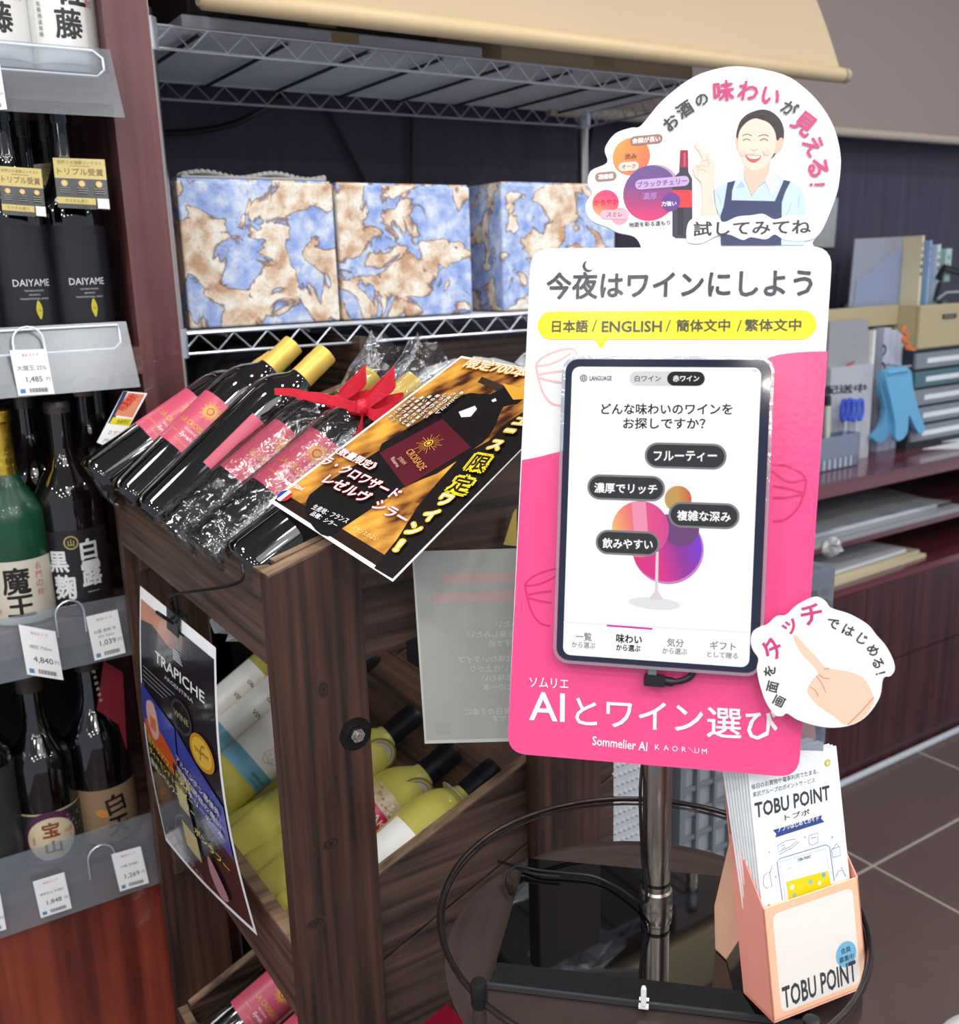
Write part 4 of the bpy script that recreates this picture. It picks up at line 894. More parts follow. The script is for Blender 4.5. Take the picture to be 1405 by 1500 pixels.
# cables
M_cable = mat('black_cable', (24, 24, 28), .4)
cp = S([.538, .567, .86], KT)
tag(obj('cable', tube(catmull([T0*0+fc-N*.016-U*.01, [cp[0]-.010, cp[1]+.008, 1.0], [cp[0]-.017, cp[1]+.004, .96], [cp[0]-.0165, cp[1]+.001, .90], [cp[0]-.017, cp[1]-.004, .855], at(905, 1300, z=.8485), at(870, 1284, z=.8485), at(830, 1279, z=.8485), at(790, 1275, z=.849), at(755, 1270, z=.846), at(742, 1290, z=.838), at(748, 1310, z=.836)], 7, False), .0015, 8), M_cable, None, True), 'thin black cable running down the steel pole and back over the black base', 'cable')
tag(obj('cable', tube(catmull([at(820, 1284, z=.8485), at(790, 1281, z=.8485), at(765, 1275, z=.8485), at(748, 1267, z=.842), at(730, 1262, z=.837)], 7, False), .0015, 8), M_cable, None, True), 'second black cable lying along the back left corner of the black base', 'cable')
q = at(943, 1470, z=.834+.004)
t = thing('cable_clip', 'small white clip at the front edge of the black base', 'clip', q)
o = obj('clip_body', prism([q+du*.0022*a_+np.array([0, 0, 1])*b_ for a_, b_ in ((-1, 0), (1, 0), (1, .015), (.6, .0175), (-.6, .0175), (-1, .015))], -dd*.004), mat('clip_white', (236, 240, 240), .35), t); bevel(o, .0008)
obj('clip_foot', prism([q+du*.004*a_-dd*.003+np.array([0, 0, b_]) for a_, b_ in ((-1, -.003), (1, -.003), (1, -.0015), (-1, -.0015))], dd*.012), mat('clip_white', (236, 240, 240), .35), t)
# tablet in a clear case
tb = thing('tablet', 'tablet in a clear case showing a white wine chooser page', 'tablet', T0-V*.24+U*.08, None)
tp = Sheet(offplane(0)); tc_ = [tp.px(*q) for q in ((828.7, 521), (1140, 522), (1111.2, 991.4), (806.2, 969.5))]
ax0 = (tc_[0][0]+tc_[3][0])/2; ax1 = (tc_[1][0]+tc_[2][0])/2; bt = (tc_[0][1]+tc_[1][1])/2; bb = (tc_[2][1]+tc_[3][1])/2
g_ = .0026
body = rrect(ax0+g_, bb+g_, ax1-g_, bt-g_, .0095, 6); f0 = offplane(0)
o = obj('tablet_body', slab([f0(*p, .0) for p in body], -N*.0065), mat('navy_bezel_glass', (16, 24, 50), .08, coat=.6), tb)
o = obj('clear_case', join(*[(lambda inner, outer, d0, d1: ([*map(tuple, [f0(*p, d0) for p in inner]), *map(tuple, [f0(*p, d0) for p in outer]), *map(tuple, [f0(*p, d1) for p in outer])], [(i, (i+1) % len(inner), len(inner)+(i+1) % len(inner), len(inner)+i) for i in range(len(inner))]+[(len(inner)+i, len(inner)+(i+1) % len(inner), 2*len(inner)+(i+1) % len(inner), 2*len(inner)+i) for i in range(len(inner))]))(
    rrect(ax0+g_*.9, bb+g_*.9, ax1-g_*.9, bt-g_*.9, .0096, 6), rrect(ax0, bb, ax1, bt, .012, 6), .0012, -.008)]), clear('clear_case_tpu', (214, 220, 235), .25, .12, .1, 90, .12), tb)
sc_ = [tp.px(*q) for q in ((841, 537.6), (1120, 538), (1093, 977.5), (821.9, 958.7))]
sx0 = (sc_[0][0]+sc_[3][0])/2; sx1 = (sc_[1][0]+sc_[2][0])/2; st = (sc_[0][1]+sc_[1][1])/2; sb = (sc_[2][1]+sc_[3][1])/2
tp.lay = 3; tp.poly(rrect(sx0, sb, sx1, st, .006, 5), (254, 254, 254))
def cen(q): return (tp.px(*q[0])+tp.px(*q[1]))/2
p = tp.px(855, 554); tp.disc(*p, .0028, (40, 40, 40)); tp.disc(*p, .0024, (230, 230, 230)); tp.disc(*p, .0011, (40, 40, 40), .0026); tp.disc(*p, .0007, (230, 230, 230), .0023)
for k in (-1, 0, 1): tp.line([p+(-.0026, .0011*k), p+(.0026, .0011*k)], .0003, (40, 40, 40))
tp.ptext('LANGUAGE', (864, 557.5), (896, 557.5), 6.5, (20, 20, 20), .03)
a, b = tp.px(922, 565), tp.px(1030, 544.5); tp.poly(rrect(a[0], a[1], b[0], b[1], (b[1]-a[1])/2.01), (222, 222, 222)); a, b = tp.px(977, 565), tp.px(1033, 544.5); tp.poly(rrect(a[0], a[1], b[0], b[1], (b[1]-a[1])/2.01), (0, 0, 0))
tp.ptext('白ワイン', (930, 559), (968, 559), 9, (20, 20, 20), .02); tp.ptext('赤ワイン', (986, 559), (1024, 559), 9, W, .03)
a, b = tp.px(1102, 545), tp.px(1110, 541); tp.poly(rrect(a[0], a[1], b[0], b[1], .0006), (205, 205, 208))
tp.ptext('どんな味わいのワインを', (881, 607), (1072.5, 607.5), 16, (14, 14, 14), .028); tp.ptext('お探しですか？', (913, 628), (1033, 628.5), 16, (14, 14, 14), .028)
def grad(p, r, stops, ang):
    c, s_ = math.cos(ang), math.sin(ang)
    def f(a, b):
        t = (((a-p[0])*c+(b-p[1])*s_)/r+1)/2; t = min(1, max(0, t))*(len(stops)-1); i = min(int(t), len(stops)-2); return mixc(stops[i], stops[i+1], t-i)
    return f
mm = np.linalg.norm(tp.px(1010, 750)-tp.px(910, 750))/100
# wine glass drawing with the taste bubbles
p = tp.px(962, 742); tp.poly(catmull([tp.px(*q) for q in ((918, 707), (1005, 707), (1008, 740), (1000, 775), (963, 792), (926, 775), (915, 740))], 4), (248, 248, 249))
p = tp.px(977, 803); r = 51*mm; tp.disc(p[0]+.0008, p[1]-.0008, r*1.02, (206, 130, 200), n=40); tp.disc(*p, r, grad(p, r, [(226, 44, 132), (222, 50, 140), (150, 50, 160), (118, 60, 225)], .35), r*.98, 44, 8)
p = tp.px(993.5, 731); r = 19.5*mm; tp.disc(*p, r, grad(p, r, [(196, 160, 90), (206, 156, 80), (208, 96, 50)], .1), None, 30, 4)
p = tp.px(998, 775); tp.disc(*p, 26*mm, (112, 66, 120))
p = tp.px(938, 775); r = 42*mm; tp.disc(*p, r, grad(p, r, [(250, 196, 110), (246, 130, 120), (236, 80, 140), (214, 70, 150)], .3), None, 40, 6)
tp.poly([tp.px(*q) for q in ((925, 735), (946, 735), (950, 790), (930, 790))], (244, 150, 180))
c_ = [tp.px(*q) for q in ((958, 884), (921, 884), (958, 875), (995, 885), (958, 893))]
tp.disc(*tp.px(958.5, 884), 38*mm, (232, 232, 232), 9*mm, 30, 1, -.03); tp.poly([tp.px(*q) for q in ((961, 808), (965, 808), (964, 866), (972, 878), (950, 878), (959.5, 866))], (226, 214, 224))
for c2, s2, txt, bl, br in (((1004, 668), (59, 19), 'フルーティー', (958, 675.5), (1050, 675.5)), ((917, 714.6), (57.5, 19), '濃厚でリッチ', (871, 721.5), (962.5, 724)), ((1031, 755), (51, 19), '複雑な深み', (992, 762), (1070, 764.5)), ((919.4, 795.3), (47.5, 18.5), '飲みやすい', (883, 802.5), (956, 805))):
    p = tp.px(*c2); w_, h_ = s2[0]*mm, s2[1]*mm; tp.poly(rrect(p[0]-w_, p[1]-h_, p[0]+w_, p[1]+h_, h_*.99, 8), (128, 128, 130)); w_ -= 3*mm; h_ -= 3*mm
    tp.poly(rrect(p[0]-w_, p[1]-h_, p[0]+w_, p[1]+h_, h_*.99, 8), (44, 44, 46)); tp.ptext(txt, bl, br, 14.5, W, .03)
tp.line([tp.px(826, 911), tp.px(1096, 926)], .0012, (244, 244, 244)); tp.pline([(889, 916), (956, 921)], .0014, (226, 0, 170))
GY = (120, 120, 122)
for tx, b0, b1, h, c_, bo in (('一覧', (843.5, 938), (867, 939), 12, GY, .02), ('から選ぶ', (838, 948), (872, 950), 8.5, GY, .02), ('味わい', (903, 941), (940, 943.5), 13, (10, 10, 10), .04), ('から選ぶ', (903, 952.5), (938, 954.5), 9, (10, 10, 10), .04),
        ('気分', (977.5, 946.5), (1001.5, 948), 12, GY, .02), ('から選ぶ', (970.6, 957), (1006.5, 959), 8.5, GY, .02), ('ギフト', (1040, 950.5), (1077.6, 953), 12, GY, .02), ('として贈る', (1036, 962), (1080.6, 965), 8.5, GY, .02)):
    tp.ptext(tx, b0, b1, h, c_, bo)
tp.build(printmat('lit_screen', .1, .5, 0, 1.24), tb, 'screen')
t = thing('charging_cable', 'black right angled plug and short cable under the tablet', 'cable', tp.f(*tp.px(958, 995)), None)
a, b = tp.px(943, 1004), tp.px(975, 990)
o = obj('plug', slab([f0(*p, .002) for p in rrect(a[0], a[1], b[0], b[1], .0015)], -N*.007), M_black, t)
a, b = tp.px(949, 992), tp.px(962, 981); obj('connector', slab([f0(*p, -.001) for p in rrect(a[0], a[1], b[0], b[1], .0008)], -N*.004), mat('grey_plug', (104, 116, 120), .35), t)
pts = [f0(*tp.px(*q), -.003) for q in ((972, 998), (985, 1000), (1000, 998), (1012, 992), (1016, 984))]; obj('cord', tube(catmull(pts, 5, False), [.0036 if i < 6 else .0024 for i in range(21)], 10), M_cable, t, True)
# clear rear panel at the right
q = [atp(*p, T0-N*.03, N) for p in ((1150, 818), (1223, 826), (1206, 1100), (1130, 1098))]
tag(obj('acrylic_panel', slab(q, -N*.002), clear('acrylic_plate', (200, 204, 216), .10, .05, 0, 60, .05)), 'clear acrylic panel edge sticking out behind the right side of the pink sign', 'panel')
# ------------------------------------------------------------------ round topper with the shop assistant portrait
tt = thing('sign_topper', 'round white cut-out topper with a printed portrait above the pink sign board', 'sign', T0+V*.06+U*.1-N*.014)
tq = Sheet(offplane(.0135))
OUT = [(940, 386), (939, 362), (929, 346.5), (905, 340.5), (889.5, 332.6), (868, 324), (858.5, 310), (859, 296), (867.8, 283), (861, 268), (866, 250), (889.5, 238), (886, 218), (901, 196), (925, 187), (939, 184), (968.6, 149), (1008, 117.5), (1045, 102), (1087, 97.4), (1146, 108.5), (1180, 130), (1205.7, 158), (1223, 190), (1231.5, 228), (1230, 262), (1224, 290), (1205.7, 334.6), (1190, 356), (1185, 386)]
oc = catmull([tq.px(*q) for q in OUT], 4); board_outline(tq, oc, .003, M_edge, tt, 'cut_out'); tq.poly(oc, (253, 252, 248))
m2 = np.linalg.norm(tq.px(1110, 250)-tq.px(1010, 250))/100
def td(u, v, r, col, ry=None, rings=5): p = tq.px(u, v); tq.disc(p[0], p[1], r*m2, (grad(p, r*m2, *col) if isinstance(col, list) else col), (ry or r)*m2, 36, rings)
td(957, 281, 41, (196, 170, 190)); td(924.8, 229.5, 28.5, [[(224, 120, 90), (244, 165, 74)], 2.6]); td(952.5, 283, 41, [[(236, 56, 124), (180, 66, 130), (124, 78, 146), (110, 84, 150)], 1.5], 42); td(887, 298, 20.5, [[(248, 180, 110), (240, 90, 110), (236, 60, 130)], 1.2]); td(908, 317, 13, (246, 170, 190))
# printed bottle
BT = [(996.5, 220), (1008, 220), (1008.5, 252), (1014, 262), (1014.5, 346), (1009, 349.5), (990, 349), (985, 346), (985, 262), (995, 252)]
tq.ppoly(BT, (60, 58, 76)); tq.ppoly([(996.5, 220), (1008, 220), (1008, 245), (996.5, 245)], (170, 44, 76)); tq.ppoly([(985, 278.5), (1014, 278.5), (1014, 304), (985, 304)], (232, 62, 62)); tq.ppoly([(993, 304.5), (1001, 304.5), (1001, 344), (993, 344)], (34, 34, 48))
td(983, 296, 14, (112, 60, 150)); tq.ppoly([(1002, 224), (1004, 224), (1004, 244), (1002, 244)], (214, 110, 130))
def tpill(u, v, w_, h_, col, txt, tc2, sz, rot=0, bo=.02):
    p = tq.px(u, v); Q = rrect(-w_/2*m2, -h_/2*m2, w_/2*m2, h_/2*m2, h_/2.02*m2); c, s_ = math.cos(rot), math.sin(rot)
    if col: tq.poly([(p[0]+x*c-y*s_, p[1]+x*s_+y*c) for x, y in Q], col)
    tq.text(txt, p[0], p[1], None, sz*m2, tc2, bo, rot)
tpill(946.8, 205, 49, 14, (168, 122, 108), '余韻が長い', W, 42, .05, .03); tpill(924, 229, 0, 0, None, '渋み', (126, 70, 40), 18); tpill(921, 244, 31, 13.5, (250, 222, 208), 'オーク', (110, 70, 50), 21, .03)
tpill(887.5, 258.7, 33, 14, (170, 130, 116), '凝縮感', W, 23, .05, .04); tpill(888, 296, 0, 0, None, 'かろやか', (214, 30, 60), 37, .03); tpill(900.5, 314.5, 44, 14, (250, 190, 206), 'スミレ', (120, 40, 60), 24, -.03)
tpill(970, 268, 81, 15, (208, 176, 226), 'ブラックチェリー', (90, 60, 110), 75, .05); tpill(952, 287.5, 0, 0, None, '濃厚', (198, 140, 220), 22); tpill(980, 298.5, 0, 0, None, '力強い', W, 22, 0, .03); tpill(951.5, 328, 0, 0, None, '地面を彩る温もり', (70, 64, 70), 62, .03)
# portrait (flat print)
def Z(L): return [(1000+x/5.854, 150+y/5.854) for x, y in L]
SK = (255, 224, 206); SK2 = (250, 200, 178); HR = (58, 46, 48); SH = (206, 228, 248); SH2 = (176, 206, 238); AP = (44, 58, 104)
tq.ppoly(Z([(750, 480), (800, 440), (850, 390), (868, 300), (866, 220), (830, 140), (760, 80), (680, 62), (600, 82), (545, 110), (500, 155), (470, 230), (460, 300), (475, 340), (600, 300), (740, 300)]), HR, 4)
tq.ppoly(Z([(750, 485), (755, 450), (790, 432), (795, 445), (780, 470)]), HR)
tq.ppoly(Z([(800, 330), (835, 305), (862, 315), (860, 370), (835, 410), (795, 440), (780, 420)]), SK2, 3); tq.ppoly(Z([(470, 310), (452, 320), (460, 370), (480, 420)]), SK2, 2)
tq.ppoly(Z([(532, 540), (528, 640), (560, 720), (592, 800), (640, 730), (735, 660), (742, 600), (750, 500)]), (250, 204, 182))
tq.ppoly(Z([(480, 280), (474, 350), (480, 410), (500, 460), (525, 520), (560, 565), (610, 588), (660, 578), (715, 545), (755, 490), (785, 430), (803, 340), (790, 250), (740, 180), (670, 150), (620, 140), (560, 165), (505, 220)]), SK, 3)
tq.ppoly(Z([(610, 135), (640, 118), (700, 130), (760, 180), (795, 250), (812, 330), (835, 300), (850, 220), (800, 130), (700, 80), (620, 100)]), HR, 3)
tq.ppoly(Z([(615, 105), (560, 140), (510, 190), (485, 250), (474, 300), (468, 250), (490, 170), (550, 110)]), HR, 2)
for L, w_ in (([(512, 292), (535, 278), (565, 276), (594, 292)], 1.1), ([(648, 294), (690, 280), (720, 284), (736, 293)], 1.1), ([(516, 330), (535, 318), (560, 318), (582, 330)], 1.2), ([(664, 330), (690, 316), (712, 318), (732, 330)], 1.2), ([(584, 400), (600, 412), (622, 414), (642, 402)], .7), ([(540, 420), (530, 445), (535, 470)], .5), ([(680, 420), (698, 440), (700, 465)], .5)):
    tq.pline(Z(L), w_*m2, (110, 74, 64) if w_ > .9 else (222, 150, 130), 3)
tq.ppoly(Z([(540, 455), (575, 450), (610, 456), (672, 460), (655, 495), (620, 517), (585, 512), (556, 490)]), (214, 96, 100), 3); tq.ppoly(Z([(552, 457), (610, 462), (664, 463), (645, 482), (605, 488), (570, 478)]), (255, 252, 250), 3)
td(*Z([(520, 440)])[0], 4, (255, 212, 196), None, 1); td(*Z([(725, 435)])[0], 4, (255, 212, 196), None, 1)
tq.ppoly(Z([(272, 745), (330, 715), (400, 690), (470, 655), (512, 615), (525, 650), (556, 720), (592, 810), (640, 740), (720, 680), (745, 640), (752, 575), (780, 600), (850, 660), (930, 688), (1010, 730), (1040, 770), (1055, 850), (1050, 1000), (1045, 1225), (330, 1225), (325, 985), (285, 900)]), SH)
tq.ppoly(Z([(520, 590), (455, 690), (425, 790), (505, 680), (592, 810), (530, 700)]), (226, 240, 252)); tq.ppoly(Z([(505, 672), (455, 740), (540, 730)]), SH2); tq.ppoly(Z([(705, 680), (765, 800), (845, 690), (770, 600), (750, 575)]), (226, 240, 252)); tq.ppoly(Z([(705, 685), (740, 760), (762, 795), (720, 700)]), SH2)
for L in ([(930, 860), (910, 930), (880, 980)], [(1000, 800), (990, 900)], [(300, 780), (330, 870)]): tq.pline(Z(L), .9*m2, SH2, 3)
tq.ppoly(Z([(385, 690), (452, 674), (425, 760), (420, 842), (600, 846), (790, 850), (830, 760), (868, 668), (925, 680), (880, 770), (850, 860), (848, 1000), (845, 1228), (328, 1228), (325, 975), (350, 900), (368, 800)]), AP)
tq.ppoly(Z([(165, 985), (172, 880), (172, 780), (160, 690), (110, 640), (92, 590), (90, 555), (120, 540), (150, 520), (170, 490), (150, 440), (120, 400), (98, 362), (112, 350), (128, 354), (160, 400), (190, 450), (205, 430), (225, 428), (235, 450), (262, 520), (270, 570), (262, 640), (264, 740), (272, 860), (292, 985)]), SK, 2)
for L in ([(150, 520), (190, 500), (215, 510)], [(125, 560), (165, 545), (205, 560)], [(120, 590), (170, 580), (200, 600)], [(205, 470), (225, 520), (220, 560)], [(115, 545), (140, 570)]): tq.pline(Z(L), .6*m2, (226, 150, 122), 3)
# white cloud behind the lower caption
tq.ppoly([(1006, 352), (1008, 328), (1022, 318), (1050, 318), (1060, 326), (1080, 318), (1100, 316), (1118, 314), (1135, 322), (1155, 316), (1178, 318), (1196, 326), (1196, 346), (1180, 353), (1150, 352), (1135, 344), (1122, 351), (1100, 348), (1088, 352), (1068, 344), (1050, 346), (1030, 356), (1015, 357)], (255, 254, 252), 4)
tq.ptext('試してみてね', (1016, 346.5), (1187, 343), 21, (56, 58, 66), .03)
PK = (216, 66, 132)
for ch, u, v, sz, c_, rt in (('お', 983, 180, 22, DK, 46), ('酒', 1003, 161, 22, DK, 36), ('の', 1028, 147, 20, DK, 20), ('味', 1060, 134, 30, PK, 8), ('わ', 1096, 134, 30, PK, -4), ('い', 1129, 142, 30, PK, -14), ('が', 1157, 159, 22, DK, -30), ('見', 1178, 182, 32, PK, -36), ('え', 1192, 214, 30, PK, -58), ('る', 1198, 246, 32, PK, -76), ('！', 1197, 271, 26, PK, -88)):
    tq.pchar(ch, u, v, sz, c_, rt, .032)
tq.build(printmat('topper_print', .3), tt)
# touch cut-out
tch = thing('sign_cut_out', 'cream cut-out card with a printed pointing hand at the lower right of the pink sign', 'sign', atp(1195, 1065, T0+N*.002, N))
ts = Sheet(offplane(-.004))
O2 = [(1100, 940), (1103, 926), (1113, 919), (1124, 915), (1138, 903), (1152, 901), (1167.4, 886.9), (1193.5, 874.7), (1209, 880), (1218, 891), (1245.5, 900), (1271.5, 915), (1284, 930), (1297.5, 945.4), (1308, 965), (1311, 980), (1305, 990), (1294, 994), (1289, 1021), (1271.5, 1047), (1250, 1061), (1221.6, 1066), (1193.5, 1062.5), (1167.4, 1053.8), (1153, 1045), (1146, 1049), (1135, 1047), (1122, 1028), (1113, 1002), (1109, 980), (1111, 965), (1103, 952)]
oc = catmull([ts.px(*q) for q in O2], 4); board_outline(ts, oc, .0025, M_edge, tch, 'cut_out'); ts.poly(oc, (254, 253, 246))
def Y(L): return [(1020+x/2.306, 850+y/2.306) for x, y in L]
ts.ppoly(Y([(327, 195), (333, 184), (343, 190), (368, 220), (400, 252), (425, 282), (450, 298), (500, 305), (545, 318), (575, 340), (600, 395), (598, 420), (575, 455), (545, 478), (505, 490), (480, 472), (450, 450), (412, 425), (385, 395), (375, 378), (378, 358), (400, 328), (412, 318), (395, 290), (368, 262), (350, 240)]), (252, 212, 186), 2)
for L in ([(405, 322), (425, 350), (438, 380)], [(385, 360), (402, 372), (412, 392)], [(412, 318), (432, 330), (450, 332)], [(450, 298), (430, 300)], [(600, 395), (560, 440), (512, 488)]): ts.pline(Y(L), .0007, (216, 146, 116), 3)
ts.ppoly(Y([(331, 193), (336, 188), (343, 197), (340, 205)]), (250, 214, 200), 2)
for ch, u, v, sz, c_, rt in (('画', 1141.5, 1027, 17, DK, 62), ('面', 1132, 1006, 17, DK, 74), ('を', 1127.5, 983, 18, DK, 84), ('タ', 1130.5, 950, 32, PK, 58), ('ッ', 1158, 918, 28, PK, 32), ('チ', 1189, 900, 34, PK, 12), ('で', 1220.5, 914, 18, DK, -12), ('は', 1243, 923.5, 18, DK, -26), ('じ', 1263, 936, 18, DK, -36), ('め', 1279, 952.5, 18, DK, -52), ('る', 1286, 971, 18, DK, -64), ('！', 1290, 986, 17, DK, -74)):
    ts.pchar(ch, u, v, sz, c_, rt, .03)
ts.build(printmat('topper_print', .3), tch)
# ------------------------------------------------------------------ round table
tcn = S([.4965, .533, .905], KT); TZ = S([.49, .53, .86], KT)[2]; RZ = tcn[2]; RR = .1806
tbl = thing('round_table', 'small round brown metal table with a gallery rail carrying the tablet sign', 'table', (tcn[0], tcn[1], 0))
M_tab = mat('brown_enamel_metal', (74, 60, 58), .28, .35, coat=.3, bump=.04, bscale=40); M_rail = mat('dark_bronze_rail', (62, 52, 52), .25, .8)
cx_, cy_ = tcn[0], tcn[1]
obj('table_top', lathe([(.001, -.004), (RR-.006, -.004), (RR-.003, 0), (RR-.004, 0), (RR-.006, -.0012), (.001, -.0012)], 72, (cx_, cy_, TZ), capb=False, capt=False), M_tab, tbl, True)
obj('rail', tube([(cx_+RR*math.cos(t), cy_+RR*math.sin(t), RZ) for t in np.linspace(0, 2*PI, 73)[:-1]], .0026, 10, True), M_rail, tbl, True)
obj('inner_rail', tube([(cx_+(RR-.003)*math.cos(t), cy_+(RR-.003)*math.sin(t), RZ-.0042) for t in np.linspace(0, 2*PI, 73)[:-1]], .0012, 6, True), M_rail, tbl, True)
kn = [S([.3232, .5222, .925], KT), S([.4875, .3612, .925], KT)]
angs = [math.atan2(k[1]-cy_, k[0]-cx_) for k in kn]; angs.append((angs[0]+angs[1])/2+PI if abs(angs[0]-angs[1]) < PI else (angs[0]+angs[1])/2)
for i, a in enumerate(angs):
    r_ = RR-.012; x, y = (cx_+r_*math.cos(a), cy_+r_*math.sin(a)) if i == 2 else (kn[i][0], kn[i][1])
    lg = obj('leg', tube([(x, y, 0), (x, y, RZ-.004)], .0055, 14), M_tab, tbl, True)
    obj('knob', lathe([(.0058, -.008), (.0066, -.006), (.0066, .011), (.0058, .0135), (.003, .014)], 20, (x, y, RZ+.004)), M_black, lg, True)
for z in (.30,):
    obj('lower_shelf', lathe([(.001, -.004), (RR-.008, -.004), (RR-.006, 0), (.001, 0)], 48, (cx_, cy_, z), capb=False, capt=False), M_tab, tbl, True)
# ------------------------------------------------------------------ leaflet holder
Q = lambda P: S(P, KT)
fl_, fr_ = Q([.5078, .4088, .875]), Q([.5966, .3935, .875]); tl_, tr_ = Q([.517, .4315, .955]), Q([.6035, .414, .955])
fl_ = at(1134, 1499, z=TZ+.0135); fr_ = at(1271, 1445, z=TZ+.0135)
hu = unit(fr_-fl_); wh = np.linalg.norm(fr_-fl_); hb = np.cross([0, 0, 1], hu)     # away from the viewer
if np.dot(hb, fl_-EYE) < 0: hb = -hb
def hold(a, b, z): return fl_+hu*a+hb*(b+.20*z)+np.array([0, 0, z])
DEP = .036; HF_ = .0895
hd = thing('leaflet_holder', 'salmon pink cardboard leaflet holder standing on the round table', 'leaflet holder', hold(wh/2, DEP/2, 0))
M_sal = mat('salmon_card', (240, 158, 140), .45); M_sal2 = mat('peach_card', (250, 196, 160), .45)
def hq(a0, b0, z0, a1, b1, z1): return hold(a0, b0, z0)
th_ = .0012
obj('front_panel', prism([hold(0, 0, 0), hold(wh, 0, 0), hold(wh, 0, HF_), hold(0, 0, HF_)], hb*th_), M_sal2, hd)
for a_ in (0, wh-th_): obj('side_panel', prism([hold(a_, 0, 0), hold(a_, DEP, 0), hold(a_, DEP, HF_*1.45), hold(a_, DEP-.008, HF_*1.45), hold(a_, 0, HF_)], hu*th_), M_sal, hd)
obj('bottom_panel', prism([hold(0, 0, .001), hold(wh, 0, .001), hold(wh, DEP, .001), hold(0, DEP, .001)], (0, 0, th_)), M_sal, hd)
obj('back_panel', prism([hold(0, DEP, 0), hold(wh, DEP, 0), hold(wh, DEP, .213), hold(wh*.5, DEP, .222), hold(0, DEP, .213)], hb*th_), M_sal, hd)
obj('easel_leg', prism([hold(.012, DEP+.0015, .15), hold(.012, DEP+.0015, .105), hold(.012, DEP+.018, .03), hold(.012, DEP+.040, .0)+[0, 0, 0], hold(.012, DEP+.055, .0), hold(.012, DEP+.05, .04)], hu*.0015), M_sal2, hd)
hs = Sheet(Plane(fl_, hu, unit(hold(0, 0, 1)-hold(0, 0, 0)), -hb)); L_ = np.linalg.norm(hold(0, 0, HF_)-hold(0, 0, 0))
hs.poly(rrect(wh*.085, L_*.06, wh*.93, L_*.93, .006), (254, 248, 240)); 
p = (wh*.80, L_*.36); hs.disc(*p, .0105, (126, 196, 232)); hs.text('会員', p[0], p[1]+.0034, .0048, None, (50, 60, 70), .02); hs.text('募集中', p[0], p[1]-.0034, .0048, None, (50, 60, 70), .02)
hs.text('TOBU POINT', wh*.5, L_*.185, .0165, wh*.78, (62, 66, 72), .03); hs.build(P_matte, hd)
